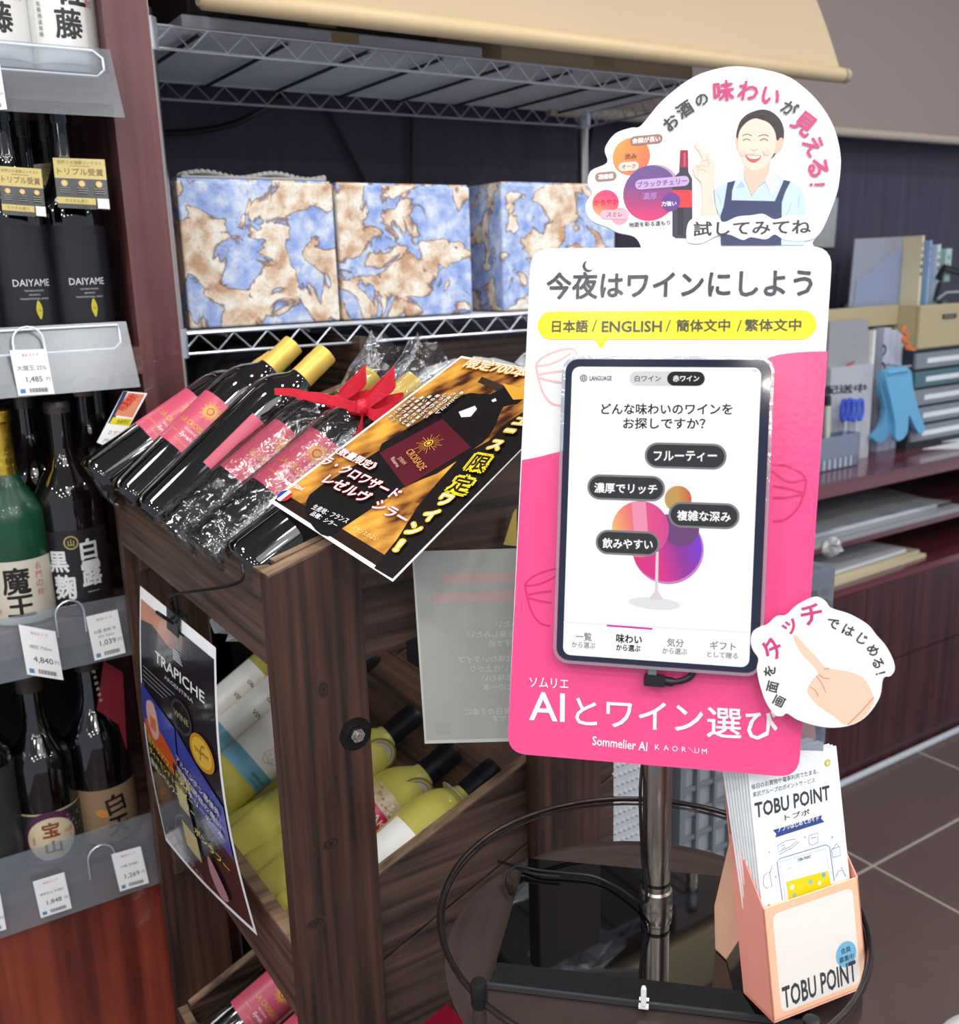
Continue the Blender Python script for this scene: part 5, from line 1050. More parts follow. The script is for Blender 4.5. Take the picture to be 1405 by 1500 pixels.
# leaflets: ten sheets standing in the holder
Lb = L_*0; ll = .2; base = None
lfk = None; Wl = wh*.93
for i in range(9):
    b0 = .0042+.0026*i; zh = .193-(.003 if i in (3, 6) else 0)
    def lf(a, b, z, i=i, b0=b0): return hold(wh*.035+a, b0+.02*z, z)
    nm = 'printed white leaflet at the front of the salmon holder' if i == 0 else 'white leaflet edge, %s from the front in the salmon holder' % ('', 'second', 'third', 'fourth', 'fifth', 'sixth', 'seventh', 'eighth', 'ninth')[i]
    t = thing('leaflet', nm, 'leaflet', lf(Wl/2, 0, .002), 'leaflets in the salmon holder' if i else None)
    sh = 0; st_ = -.0011*i
    o = obj('sheet', prism([lf(sh, 0, .003), lf(sh+Wl, 0, .003), lf(st_+Wl, 0, zh), lf(st_, 0, zh)], hb*.0011), mat('leaflet_paper', (247, 250, 252), .45), t)
    if i == 0:
        vv = unit(lf(0, 0, 1)-lf(0, 0, 0)); s = Sheet(Plane(lf(0, 0, .003), hu, vv, -hb)); k = Wl/.1; Lh = .2*1.04
        for tx, b0_, b1_, h in (('毎日のお買物や電車利用でたまる、', (1101, 1157), (1199, 1133), 7.5), ('東武グループのポイントサービス', (1103, 1168), (1194, 1146), 7.5)): s.ptext(tx, b0_, b1_, h, (70, 74, 80), .02)
        s.ptext('TOBU POINT', (1107, 1198), (1216, 1171), 21, (62, 66, 72), .035); s.ptext('トブポ', (1150, 1202), (1186, 1193), 8.5, (62, 66, 72), .03)
        s.ppoly([(1132, 1216), (1204, 1194), (1203, 1199), (1208, 1204), (1136, 1227), (1137, 1221)], (58, 80, 150)); s.ptext('アプリはじめてガイド', (1140, 1219), (1200, 1201), 7, W, .03)
        BL = (90, 110, 150)
        for L in ([(1139, 1239), (1150, 1232), (1164, 1229), (1168, 1232), (1158, 1240), (1141, 1248), (1139, 1239)], [(1141, 1252), (1160, 1242), (1171, 1233)], [(1144, 1240), (1149, 1237), (1150, 1241), (1145, 1244)], [(1185, 1224), (1198, 1220), (1198, 1234), (1190, 1238), (1185, 1236), (1185, 1224)], [(1188, 1228), (1196, 1226)], [(1218, 1244), (1230, 1240), (1231, 1253), (1220, 1256), (1218, 1244)], [(1220, 1243), (1226, 1235), (1229, 1241)], [(1119, 1282), (1127, 1277), (1131, 1298), (1122, 1301), (1118, 1296), (1119, 1282)], [(1128, 1278), (1131, 1268)], [(1224, 1285), (1228, 1276), (1234, 1274), (1239, 1284)]):
            s.pline(L, .0005, BL)
        for u, v in ((1127, 1248), (1179, 1226), (1219, 1226), (1136, 1284), (1233, 1271), (1126, 1325)): s.disc(*s.px(u, v), .0009, (246, 170, 160))
        s.pline([(1146, 1318), (1138, 1262), (1143, 1257), (1209, 1237), (1215, 1240), (1222, 1290)], .0007, (130, 150, 180)); s.pline([(1150, 1316), (1143, 1262), (1209, 1243), (1216, 1292)], .0005, (190, 205, 225))
        s.ptext('TOBU POINT', (1168, 1262), (1188, 1256), 4.5, (60, 60, 66), .02); s.ptext('ポイント カード', (1153, 1274), (1180, 1266), 3, (150, 160, 180)); s.ppoly([(1152, 1291), (1212, 1275), (1218, 1300), (1156, 1322)], (250, 226, 20))
        for u, v, r_, c_ in ((1160, 1299, .0022, (255, 250, 220)), (1187, 1291, .002, (150, 206, 210)), (1200, 1293, .0018, (255, 250, 220)), (1206, 1281, .002, (130, 190, 200)), (1163, 1311, .0018, (150, 206, 210))): s.disc(*s.px(u, v), r_, c_)
        s.disc(*s.px(1212, 1117), .0028, (240, 216, 40)); s.disc(*s.px(1212, 1117), .0017, (250, 244, 190))
        s.build(P_matte, t)
# ------------------------------------------------------------------ hanging poster (bent sheet)
PC = [at(205, 858, x=.272), at(316, 949, x=.272), at(377, 1371, x=.272), at(243, 1231, x=.272)]
pW = np.linalg.norm(PC[1]-PC[0]); pH = (np.linalg.norm(PC[3]-PC[0])+np.linalg.norm(PC[2]-PC[1]))/2
def fpost(a, b, h=0):
    s_, t_ = a/pW, b/pH
    p = (PC[3]*(1-s_)+PC[2]*s_)*(1-t_)+(PC[0]*(1-s_)+PC[1]*s_)*t_
    return p+np.array([-.012*math.sin(PI*min(1, max(0, t_)))-.004*math.sin(PI*s_)*(1-t_)-h, 0, 0])
hp = thing('poster', 'laminated poster hanging by a clip on the front of the wooden rack', 'poster', fpost(pW/2, 0))
s = Sheet(fpost, step=.00009, maxlen=.014)
g0 = []; n_ = 14
V = [fpost(pW*i/6, pH*j/n_, -.0002) for j in range(n_+1) for i in range(7)]; F = [(j*7+i, j*7+i+1, (j+1)*7+i+1, (j+1)*7+i) for j in range(n_) for i in range(6)]
obj('sheet', (V, F), mat('laminated_white', (250, 250, 252), .25), hp, True)
s.px0 = None; s.g = np.array([pW/2, pH/2])
e = .006; s.rect(e, e, pW-e, pH-.014, (34, 28, 34), 6, 14)
sky = lambda a, b: mixc((40, 34, 40), (232, 150, 110), max(0, 1-((a/pW-.12)**2*3+(b/pH-.90)**2*22)))
s.rect(e, pH*.80, pW-e, pH-.014, sky, 12, 8)
s.poly([(e, pH*.80), (e, pH*.885), (pW*.2, pH*.90), (pW*.45, pH*.87), (pW*.7, pH*.91), (pW-e, pH*.84), (pW-e, pH*.80)], (44, 36, 42))
s.text('TRAPICHE', pW*.56, pH*.80, pH*.038, pW*.62, W, .02); s.text('ARGENTINA', pW*.56, pH*.755, pH*.014, pW*.36, (220, 220, 220)); 
for k in range(5): s.rect(pW*.50, pH*(.845+.008*k), pW*(.62-.01*k), pH*(.849+.008*k), (220, 220, 224), 2)
for k in range(4): s.rect(pW*.06, pH*(.722-.016*k), pW*(.52-.05*k), pH*(.726-.016*k), (150, 146, 150), 4)
blue = (62, 74, 168); s.poly([(e, pH*.655), (pW*.50, pH*.60), (pW*.50, pH*.40), (e, pH*.50)], blue); s.poly([(pW*.52, pH*.60), (pW-e, pH*.46), (pW-e, pH*.27), (pW*.52, pH*.40)], blue)
s.poly(catmull([(pW*.05, pH*.52), (pW*.25, pH*.54), (pW*.5, pH*.46), (pW*.48, pH*.40), (pW*.1, pH*.45)], 3), (222, 96, 40)); s.poly(catmull([(pW*.10, pH*.60), (pW*.22, pH*.615), (pW*.27, pH*.52), (pW*.18, pH*.475), (pW*.10, pH*.53)], 3), (238, 190, 178)); s.rect(pW*.14, pH*.51, pW*.23, pH*.56, (226, 120, 90))
s.disc(pW*.60, pH*.665, pW*.125, (72, 64, 62), pH*.058); s.disc(pW*.60, pH*.665, pW*.105, (24, 22, 24), pH*.049); s.text('WINE', pW*.60, pH*.665, pH*.022, pW*.18, (176, 156, 120), .02)
s.disc(pW*.82, pH*.60, pW*.13, (214, 150, 40), pH*.062); s.disc(pW*.82, pH*.60, pW*.105, (240, 196, 70), pH*.05); s.text('TROPHY', pW*.82, pH*.60, pH*.014, pW*.15, (150, 90, 20), .02); s.line(catmull([(pW*.80, pH*.57), (pW*.82, pH*.62), (pW*.86, pH*.63)], 4, False), .003, (170, 140, 30))
s.poly([(pW*.44, pH*.46), (pW*.56, pH*.45), (pW*.60, pH*.12), (pW*.42, pH*.14)], (60, 52, 50)); s.poly([(pW*.45, pH*.38), (pW*.56, pH*.37), (pW*.57, pH*.29), (pW*.45, pH*.30)], (210, 196, 130)); s.poly([(pW*.44, pH*.24), (pW*.60, pH*.22), (pW*.60, pH*.12), (pW*.44, pH*.14)], (216, 190, 110))
yl = (232, 222, 60)
for i, (tx, c_) in enumerate((('生ケラアワード受賞', yl), ('ダイヤモンドトロフィー', yl), ('最高レベルワイナリー', (240, 240, 200)))): s.text(tx, pW*(.36), pH*(.435-.045*i), pH*.03, pW*.56, c_, .02, -.10)
for i, tx in enumerate(('アルゼンチン最優秀', '国際的評価の高い', 'ワイナリーの一本')): s.text(tx, pW*.72, pH*(.46-.042*i), pH*.026, pW*.44, (236, 226, 230), .02, -.20, ol=(60, 30, 60), olw=.04)
s.text('ボンラフー', pW*.76, pH*.235, pH*.03, pW*.32, yl, .03, -.15)
s.poly(catmull([(pW*.70, pH*.19), (pW*.78, pH*.13), (pW*.82, pH*.06), (pW*.74, pH*.04), (pW*.68, pH*.11)], 3), (196, 150, 160)); 
for i in range(3): s.text('産地 メンドーサ 赤 白', pW*(.30+.08*i), pH*(.085-.022*i), pH*.013, pW*.36, (180, 176, 182), 0, -.1)
s.build(P_film, hp)
cp_ = fpost(pW*.53, pH, 0)
ck = thing('binder_clip', 'black binder clip gripping the top edge of the hanging poster', 'clip', cp_)
u_ = unit(PC[1]-PC[0])
obj('clip_body', join(prism([cp_-u_*.021+[-.006, 0, -.019], cp_+u_*.021+[-.006, 0, -.019], cp_+u_*.021+[-.004, 0, .004], cp_-u_*.021+[-.004, 0, .004]], (.0012, 0, 0)), prism([cp_-u_*.021+[.008, 0, -.019], cp_+u_*.021+[.008, 0, -.019], cp_+u_*.021+[.005, 0, .004], cp_-u_*.021+[.005, 0, .004]], (.0012, 0, 0)), prism([cp_-u_*.021+[-.004, 0, .003], cp_+u_*.021+[-.004, 0, .003], cp_+u_*.021+[.0062, 0, .003], cp_-u_*.021+[.0062, 0, .003]], (0, 0, .002))), M_black, ck)
obj('clip_handle', tube(catmull([cp_-u_*.008+[-.006, 0, -.006], cp_-u_*.006+[-.018, 0, .006], cp_+u_*.006+[-.018, 0, .006], cp_+u_*.008+[-.006, 0, -.006]], 5, False), .0018, 6), M_black, ck, True)
obj('clip_handle', tube(catmull([cp_-u_*.006+[0, 0, .004], cp_-u_*.002+[-.004, 0, .022], cp_+u_*.012+[-.002, 0, .024], cp_+u_*.010+[0, 0, .004]], 5, False), .002, 6), M_black, ck, True)
tag(obj('cord', tube(catmull([cp_+[-.002, 0, .016], cp_+[-.004, -.02, .030], (.279, .845, 1.150), (.283, .835, 1.171), (.300, .835, 1.176), (.312, .86, 1.160)], 6, False), .0016, 6), M_black, None, True), 'black cord tying the poster clip over the rack front board', 'cord')
# ------------------------------------------------------------------ yellow and black card lying on the wine bottles
PQ = [at(676, 521, y=.865), at(864, 556, y=.70), at(575, 851, y=.695), at(394, 734, y=.86)]
cW = np.linalg.norm(PQ[2]-PQ[3]); cH = np.linalg.norm(PQ[0]-PQ[3]); nn = unit(np.cross(PQ[2]-PQ[3], PQ[0]-PQ[3])); nn = nn if np.dot(nn, EYE-PQ[2]) > 0 else -nn
def fcard(a, b, h=0):
    s_, t_ = a/cW, b/cH; return (PQ[3]*(1-s_)+PQ[2]*s_)*(1-t_)+(PQ[0]*(1-s_)+PQ[1]*s_)*t_+nn*h
kc = thing('wine_card', 'yellow and black laminated wine card lying over the near end of the top bin', 'sign', fcard(cW/2, 0))
V = [fcard(cW*i/4, cH*j/4, -.0003) for j in range(5) for i in range(5)]; V += [v-nn*.0008 for v in V]
F = [(j*5+i, j*5+i+1, (j+1)*5+i+1, (j+1)*5+i) for j in range(4) for i in range(4)]; F += [tuple(25+k for k in f[::-1]) for f in F]
obj('card', (V, F), mat('laminated_white', (236, 236, 238), .25), kc)
s = Sheet(fcard, step=.00008, maxlen=.009); s.g = np.array([cW/2, cH/2]); e = .0035
rnd = random.Random(11)
def fieldc(a, b):
    x, y = a*60, b*60; v = math.sin(x*2.1+1.3*math.sin(y*.7))+math.sin(y*1.1-x*.9+.8*math.sin(x*1.7))+.7*math.sin(3.1*x+2.2*y)+.5*math.sin(7*x-4*y); v += rnd.uniform(-.35, .35)
    t = min(1, max(0, (v+2.2)/4.2)); return mixc((128, 76, 34), (242, 178, 74), t) if t > .22 else mixc((60, 34, 22), (128, 76, 34), t/.22)
s.ml = None; s.rect(e, e, cW-e, cH*.12, (40, 26, 20), 30, 6); s.rect(e, cH*.06, cW-e, cH-e, fieldc, 60, 90)
# black diagonal field at the right and the printed bottle
s.ml = .012
s.ppoly([(772, 600), (764, 657), (575, 848), (548, 832), (582, 790), (612, 742), (640, 708), (676, 668), (716, 646), (744, 618)], (26, 20, 20))
s.ppoly([(706, 552), (762, 575), (762, 590), (700, 560)], (60, 46, 40))
BTL = [(449, 734), (470, 712), (556, 660), (560, 650), (648, 598), (672, 582), (690, 576), (718, 578), (744, 566), (768, 578), (758, 592), (738, 596), (728, 618), (716, 640), (694, 658), (640, 694), (592, 714), (500, 775), (480, 786), (462, 776), (450, 756)]
s.ppoly(BTL, (22, 20, 22), 2); s.ppoly([(736, 562), (768, 570), (770, 585), (752, 586)], (238, 176, 60))
s.ppoly([(556, 664), (648, 614), (690, 656), (594, 714)], (92, 26, 40)); s.ppoly([(672, 604), (696, 595), (699, 600), (690, 611), (676, 612)], (236, 232, 240)); s.ppoly([(720, 587), (726, 584), (728, 588), (722, 590)], (236, 232, 240))
p = s.px(629, 652); e1 = s.px(630.5, 651)-p; sc1 = np.linalg.norm(s.px(640, 645)-p)/12.2
for i in range(20):
    a = i*PI/10; s.line([p+sc1*8*np.array([math.cos(a), math.sin(a)]), p+sc1*(21 if i % 2 else 15)*np.array([math.cos(a), math.sin(a)])], sc1*.8, (226, 160, 60))
s.disc(*p, sc1*7, (236, 176, 60)); s.disc(*p, sc1*5, (92, 26, 40)); s.disc(*p, sc1*3, (236, 200, 90))
s.ptext('CROISADE', (595, 665), (617, 693), 7, (220, 150, 80), .02); s.ptext('SYRAH', (583, 675), (592, 684), 4, (220, 180, 150)); s.ptext('Réserve', (573, 675), (582, 688), 4, (226, 200, 190))
s.ptext('限定700本', (678, 540), (766, 556), 11, (248, 236, 210), .03, ol=(236, 150, 40), olw=.07)
YO = (250, 214, 30)
for ch, u, v, sz, rt in (('ユ', 762, 620, 18, 0), ('ー', 748, 634, 18, 0), ('ス', 727, 655, 20, 0), ('限', 703, 681, 27, 0), ('定', 677, 713, 27, 0), ('ワ', 653, 735, 21, 0), ('イ', 632, 757, 21, 0), ('ン', 608, 778, 21, 0), ('！', 586, 802, 21, 0)):
    if ch in 'ユース': pass
    c = s.px(u, v); k = sc1*sz*1.0; Vg, Fg, szg = glyphs(ch, .03)
    s.text(ch, c[0], c[1], szg[1]*k, szg[0]*k, (250, 246, 236) if ch not in '限定' else (40, 30, 20), .03, .18, ol=(240, 196, 40) if ch not in '限定' else (250, 226, 40), olw=.11 if ch not in '限定' else .16)
RD = (206, 40, 60)
s.ptext('《数量限定》', (489, 665), (545, 692), 9, (248, 240, 236), .03, ol=RD, olw=.05)
s.ptext('ラ・クロワザード', (469, 681), (578, 735), 12, (252, 244, 240), .03, ol=RD, olw=.05); s.ptext('レゼルヴ', (472, 709), (534, 740), 13, (252, 244, 240), .03, ol=RD, olw=.05); s.ptext('シラー', (545, 746), (590, 772), 13, (252, 244, 240), .03, ol=RD, olw=.05)
s.ptext('生産地：フランス', (457, 748), (508, 770), 7, (240, 240, 240), .02); s.ptext('品種：シラー', (455, 757), (492, 776), 6, (240, 240, 240), .02); s.ptext('750ml', (428, 716), (443, 722), 5, (240, 240, 240), .02); s.ptext('バランスのよい', (515, 778), (552, 796), 6, (236, 220, 150), .01)
p = s.px(418, 729); rr = np.linalg.norm(s.px(430, 724)-s.px(408, 733))/2; s.disc(*p, rr, (240, 240, 240)); 
s.poly([p+rr*np.array([math.cos(t), math.sin(t)]) for t in np.linspace(PI*.62, PI*1.38, 12)], (40, 70, 170)); s.poly([p+rr*np.array([math.cos(t), math.sin(t)]) for t in np.linspace(-PI*.38, PI*.38, 12)], (206, 40, 50))
cols = [('熟したスミレ', 655, 560), ('の香りと力強い', 634, 575), ('しっかりした果実味', 610, 588), ('樽の香る味わいと', 588, 600), ('長い余韻が続く', 566, 612), ('濃厚な赤ワイン', 545, 622), ('おすすめです', 524, 632)]
a00 = s.px(664, 590); da_ = (a00[0]-.006)/len(cols)
for j, (tx, u, v) in enumerate(cols):
    for i, ch in enumerate(tx):
        cc = a00-np.array([da_*j, -.012+sc1*9.2*i+.004*j]); 
        if cc[1] < .01: continue
        s.text(ch, cc[0], cc[1], None, da_*.62, (250, 244, 236), .03, ol=(50, 24, 10), olw=.08)
s.build(P_film, kc)
# mirrored back of a laminated notice hanging in the rack side
ql = at(603, 808, y=.778); hv = unit([.8365, -.5471, 0]); hn = np.cross(hv, [0, 0, 1]); hn = hn if np.dot(hn, EYE-ql) > 0 else -hn
a0 = ql; b0 = atp(622, 1087, ql, hn); wN = .215
vd = unit(a0-b0); nt_ = thing('notice_sheet', 'grey back of a laminated notice seen between the rack and the pink sign', 'notice', b0)
Hn = np.linalg.norm(a0-b0); fn = Plane(b0, hv, vd, hn)
obj('sheet', prism([fn(0, 0), fn(wN, 0), fn(wN, Hn), fn(0, Hn)], -hn*.001), mat('notice_back', (176, 178, 170), .35), nt_)
s = Sheet(fn); s.line([(0, 0), (wN, 0)], .0035, (222, 224, 216)); s.line([(.0012, 0), (.0012, Hn)], .0018, (220, 222, 214)); s.rect(0, Hn*.975, wN, Hn, (190, 192, 186))
for y0, x0 in ((.86, .028), (.765, .017)): s.rect(x0, Hn*(y0-.03), wN-.02, Hn*(y0+.025), (214, 184, 178))
mk = (222, 224, 218)
def mirror_text(t_, x, y, h):
    V_, F_, sz_ = glyphs(t_, .01); k = h/.95; s.tris([(x-(v[0]*k), y+v[1]*k) for v in V_], [f[::-1] for f in F_], mk, lay=6)
for i, (tx, y0) in enumerate((('今夜は何を飲みたい', .60), ('気軽にワインを楽しみたい', .55), ('そんな方におすすめ', .50), ('このコーナーでは味わいタイプ', .42), ('渋みと飲みやすい仕上がり', .37), ('果実味を感じる味わい', .32), ('を実感できる極上の一本', .27), ('お手頃な価格で毎日の食卓に', .14), ('ぴったりな一本です', .10))):
    mirror_text(tx, .142-.004*(i % 3), Hn*y0, .0072)
s.lay = 7; s.rect(.012, Hn*.04, .026, Hn*.10, (182, 184, 176)); s.build(printmat('faint_print', .5), nt_)
q = [at(*p, y=.80) for p in ((738, 798), (757, 800), (757, 745), (752, 752))]
tag(obj('price_card', slab(q, (.0, .0012, 0)), mat('ochre_card', (214, 186, 90), .5)), 'corner of an ochre yellow card peeping out left of the pink sign', 'card')
# ------------------------------------------------------------------ desk cabinet at the right
YC = 1.568; ztop = at(1300, 688, y=YC)[2]; zlip = at(1300, 708, y=YC)[2]; zl2 = at(1300, 842, y=YC)[2]; zmid = at(1300, 779, y=YC)[2]
ck_ = thing('desk_cabinet', 'long mahogany coloured desk cabinet with open shelves on the right', 'cabinet', (2.9, 1.78, 0))
xa, xb = 1.66, 4.0
bevel(obj('counter_top', box(xa, xb, YC-.012, 1.985, zlip, ztop), M_cabx, ck_), .002)
obj('shelf_board', box(xa, xb, YC+.004, 1.985, zmid-.012, zmid), M_cabx, ck_); obj('base_board', box(xa, xb, YC-.002, 1.985, zl2-.02, zl2), M_cabx, ck_)
obj('back', box(xa, xb, 1.97, 1.985, .0, zlip), M_in, ck_); obj('end_panel', box(xa-.018, xa, YC, 1.985, 0, ztop-.001), M_cab, ck_)
for i in range(4):
    x0 = xa+.585*i; obj('divider', box(x0, x0+.016, YC+.01, 1.97, zl2, zlip), M_cab, ck_) if i in (3,) else None
    z_s = at(1360, 946, y=YC)[2]
    obj('drawer_front', box(x0+.002, x0+.583, YC, YC+.018, z_s+.002, zl2-.022), M_cab, ck_); obj('door', box(x0+.002, x0+.583, YC, YC+.018, .05, z_s-.002), M_cab, ck_)
obj('plinth', box(xa, xb, YC+.006, YC+.02, 0, .05), M_cab, ck_)
tr = obj('trim_1', tube([(1.0, YC-.012, .008), (4.0, YC-.012, .008)], .0095, 10), mat('pale_grey_trim', (190, 196, 206), .35)); tr['kind'] = 'structure'
def stack(name, lb, cat, pts, y0, y1, m, th_=.004, grp=None):
    return None
# papers on the two open shelves
M_pap = mat('white_paper', (226, 232, 240), .5); M_env = mat('manila_paper', (206, 194, 164), .6); M_gpap = mat('grey_film_paper', (156, 158, 166), .35, coat=.3)
def psheet(name, lb, cat, corners, z, th_, m, grp, bend=0):
    P = [at(*c, z=z) for c in corners]; cc = sum(P)/4
    return tag(obj(name, slab([p for p in P], (0, 0, th_)), m), lb, cat, grp)
x0 = at(1204, 850, y=1.60)[0]
for i, (xA, xB, yA, zA, m, lb) in enumerate(((1.98, 2.56, 1.585, 0, M_env, 'manila envelope at the bottom of the lower paper pile in the desk cabinet'), (1.99, 2.55, 1.60, .010, M_env, 'second manila envelope from the bottom in the lower paper pile'), (1.97, 2.50, 1.61, .020, M_pap, 'white paper sheaf on top of the lower paper pile in the desk cabinet'), )):
    tag(obj('paper_sheaf', prism([(xA, yA, zl2+zA), (xB, yA+.02, zl2+zA), (xB-.05, yA+.30, zl2+zA), (xA, yA+.28, zl2+zA)], (0, 0, .0095)), m), lb, 'paper', 'papers on the lower shelf of the desk cabinet')
for i, (xA, xB, yA, zA, m, lb) in enumerate(((1.95, 2.70, 1.58, 0, M_gpap, 'grey plastic sleeve of papers at the bottom of the upper pile'), (2.0, 2.62, 1.62, .012, M_pap, 'white papers in the middle of the upper pile in the desk cabinet'))):
    tag(obj('paper_sheaf', prism([(xA, yA, zmid+zA), (xB, yA, zmid+zA), (xB-.04, yA+.28, zmid+zA), (xA, yA+.28, zmid+zA)], (0, 0, .0115)), m), lb, 'paper', 'papers on the upper shelf of the desk cabinet')
V = []; F = []
for j in range(9):
    for i in range(17): V.append((2.0+.66*i/16, 1.60+.26*j/8, zmid+.0245+.028*math.sin(PI*i/16)*(.5+.5*j/8)+.003*math.sin(i*1.7+j)))
for j in range(8):
    for i in range(16): F.append((j*17+i, j*17+i+1, (j+1)*17+i+1, (j+1)*17+i))
tag(obj('plastic_sleeve', (V, F), clear('sleeve_film', (214, 220, 228), .2, .15, .8, 18, .35), None, True), 'bulging clear plastic sleeve on top of the upper paper pile', 'plastic sleeve')
crumple('plastic_bag', 'small crumpled plastic bag hanging over the upper shelf edge of the desk cabinet', (2.09, 1.572, zmid-.004), .035, .012, .022, 9, A_bag)
# on the counter
M_tray = mat('pale_translucent_plastic', (150, 156, 172), .3, coat=.2); M_beige = mat('beige_drawer_plastic', (186, 172, 136), .45); M_dgrey = mat('dark_grey_plastic', (44, 50, 62), .4)
YD = 1.70
def cb(u0, v0, u1, v1, y): a = at(u0, v1, y=y); b = at(u1, v0, y=y); return a[0], b[0], a[2], b[2]
# beige case on drawers
xL, xR, zB, zT = cb(1345, 450, 1480, 506, YD); zc = ztop
dw = thing('drawer_unit', 'stack of dark desk drawers with paper labels at the right edge', 'drawers', ((xL+xR)/2, YD+.12, zc))
zB = at(1345, 512, y=YD)[2]
obj('casing', box(xL-.005, xR+.02, YD+.012, YD+.25, zc, zB-.002), M_dgrey, dw); nd = 5; hgt = (zB-.004-zc-.02)/nd
for i in range(nd):
    z0 = zc+.016+hgt*i; d = obj('drawer', box(xL, xR+.01, YD, YD+.012, z0+.004, z0+hgt-.004), mat('drawer_grey', (128, 138, 150), .4) if i != 3 else mat('drawer_teal', (74, 112, 124), .4), dw); bevel(d, .002)
    obj('label_strip', box(xL+.05, xR-.12, YD-.0012, YD, z0+hgt*.35, z0+hgt*.62), M_pap, d)
bt_ = thing('storage_case', 'beige plastic storage case standing on the dark drawer stack', 'storage case', ((xL+xR)/2, YD+.12, zB))
zT = at(1345, 448, y=YD)[2]
o = obj('case_front', box(xL-.004, xR+.02, YD-.004, YD+.01, zB, zT), M_beige, bt_); bevel(o, .004)
obj('case_side', box(xL-.004, xL+.006, YD+.01, YD+.26, zB, zT), M_beige, bt_); obj('case_back', box(xL-.004, xR+.02, YD+.25, YD+.26, zB, zT), M_beige, bt_); obj('case_base', box(xL-.004, xR+.02, YD, YD+.26, zB, zB+.006), M_beige, bt_)
hx0, hx1, hz0, hz1 = cb(1381, 459, 1401, 467, YD-.005); obj('label_holder', join(box(hx0, hx1, YD-.007, YD-.004, hz1-.004, hz1), box(hx0, hx1, YD-.007, YD-.004, hz0, hz0+.004), box(hx0, hx0+.004, YD-.007, YD-.004, hz0, hz1), box(hx1-.004, hx1, YD-.007, YD-.004, hz0, hz1)), M_dgrey, bt_)
# long beige shelf box left of it, carrying the big folder
xs0, xs1, z0s, z1s = cb(1190, 455, 1345, 500, 1.76)
lb_ = thing('letter_tray', 'long beige letter tray behind the white document box', 'tray', ((xs0+xs1)/2, 1.86, ztop)); zt0 = at(1280, 478, y=1.76)[2]; zt1 = at(1280, 449, y=1.76)[2]
obj('tray_front', box(xs0-.05, xL-.006, 1.765, 1.775, zt0, zt1), M_beige, lb_); obj('tray_base', box(xs0-.05, xL-.006, 1.775, 1.96, zt0, zt0+.01), M_beige, lb_); obj('tray_stand', box(xs0, xL-.02, 1.80, 1.95, ztop, zt0), M_dgrey, lb_)
fo = thing('clear_folder', 'large grey translucent folder standing on the beige letter tray', 'folder', at(1290, 449, y=1.80))
P = [at(*c, y=1.79) for c in ((1244, 450), (1346, 450), (1352, 346), (1253, 350))]; obj('cover', slab(P, (0, .004, 0)), M_tray, fo); P2 = [at(*c, y=1.788) for c in ((1250, 450), (1330, 450), (1352, 346), (1330, 352), (1255, 412))]; obj('inner_sheet', slab(P2, (0, .0015, 0)), mat('bluish_sheet', (142, 156, 186), .4), fo)
for i, (u0, u1, vt, m, lb, tx) in enumerate(((1347, 1358, 345, mat('cream_spine', (224, 212, 180), .5), 'cream file spine at the left of the files on the beige case', '日本酒関係'), (1359, 1369, 352, mat('blue_spine', (150, 182, 224), .5), 'light blue file spine standing second among the files', 'ワイン'), (1370, 1382, 358, mat('pale_spine', (200, 218, 232), .5), 'pale blue file spine standing third among the files', '伝票控'), (1383, 1398, 364, mat('mint_spine', (176, 208, 206), .5), 'mint green file spine standing fourth among the files', '発注'))):
    a0_, a1_, zz0, zz1 = cb(u0-3, vt, u1-3, 449, YD+.03); t = thing('file', lb, 'file', ((a0_+a1_)/2, YD+.1, zB+.006), 'files in the beige case')
    obj('spine', box(a0_, a1_, YD+.03, YD+.24, zB+.007, zz1), m, t)
    s = Sheet(Plane((a0_, YD+.0298, 0), (1, 0, 0), (0, 0, 1), (0, -1, 0)))
    for k, ch in enumerate(tx): s.text(ch, (a1_-a0_)/2, zz1-.025-.02*k, .012, None, (60, 60, 70), .02)
    s.build(P_matte, t)
t = thing('desk_organizer', 'black and silver desk organizer in front of the files at the right edge', 'organizer', at(1392, 446, y=YD+.02)); a0_, a1_, z0_, z1_ = cb(1370, 410, 1440, 446, YD+.015)
obj('body', prism([(a0_, YD+.012, z0_+.01), (a1_, YD+.012, z0_+.01), (a1_, YD+.012, z1_), (a0_+.02, YD+.012, z1_)], (0, .012, 0)), M_dgrey, t); obj('rim', tube([(a0_, YD+.010, z0_+.015), (a0_+.04, YD+.010, z1_-.03), (a1_, YD+.010, z1_-.03)], .004, 8), mat('silver_rim', (176, 182, 192), .3, .6), t, True); obj('top_bar', tube([(a0_+.01, YD+.016, z1_+.01), (a0_+.03, YD+.016, z1_+.04), (a1_, YD+.016, z1_+.005)], .010, 8), M_black, t, True)
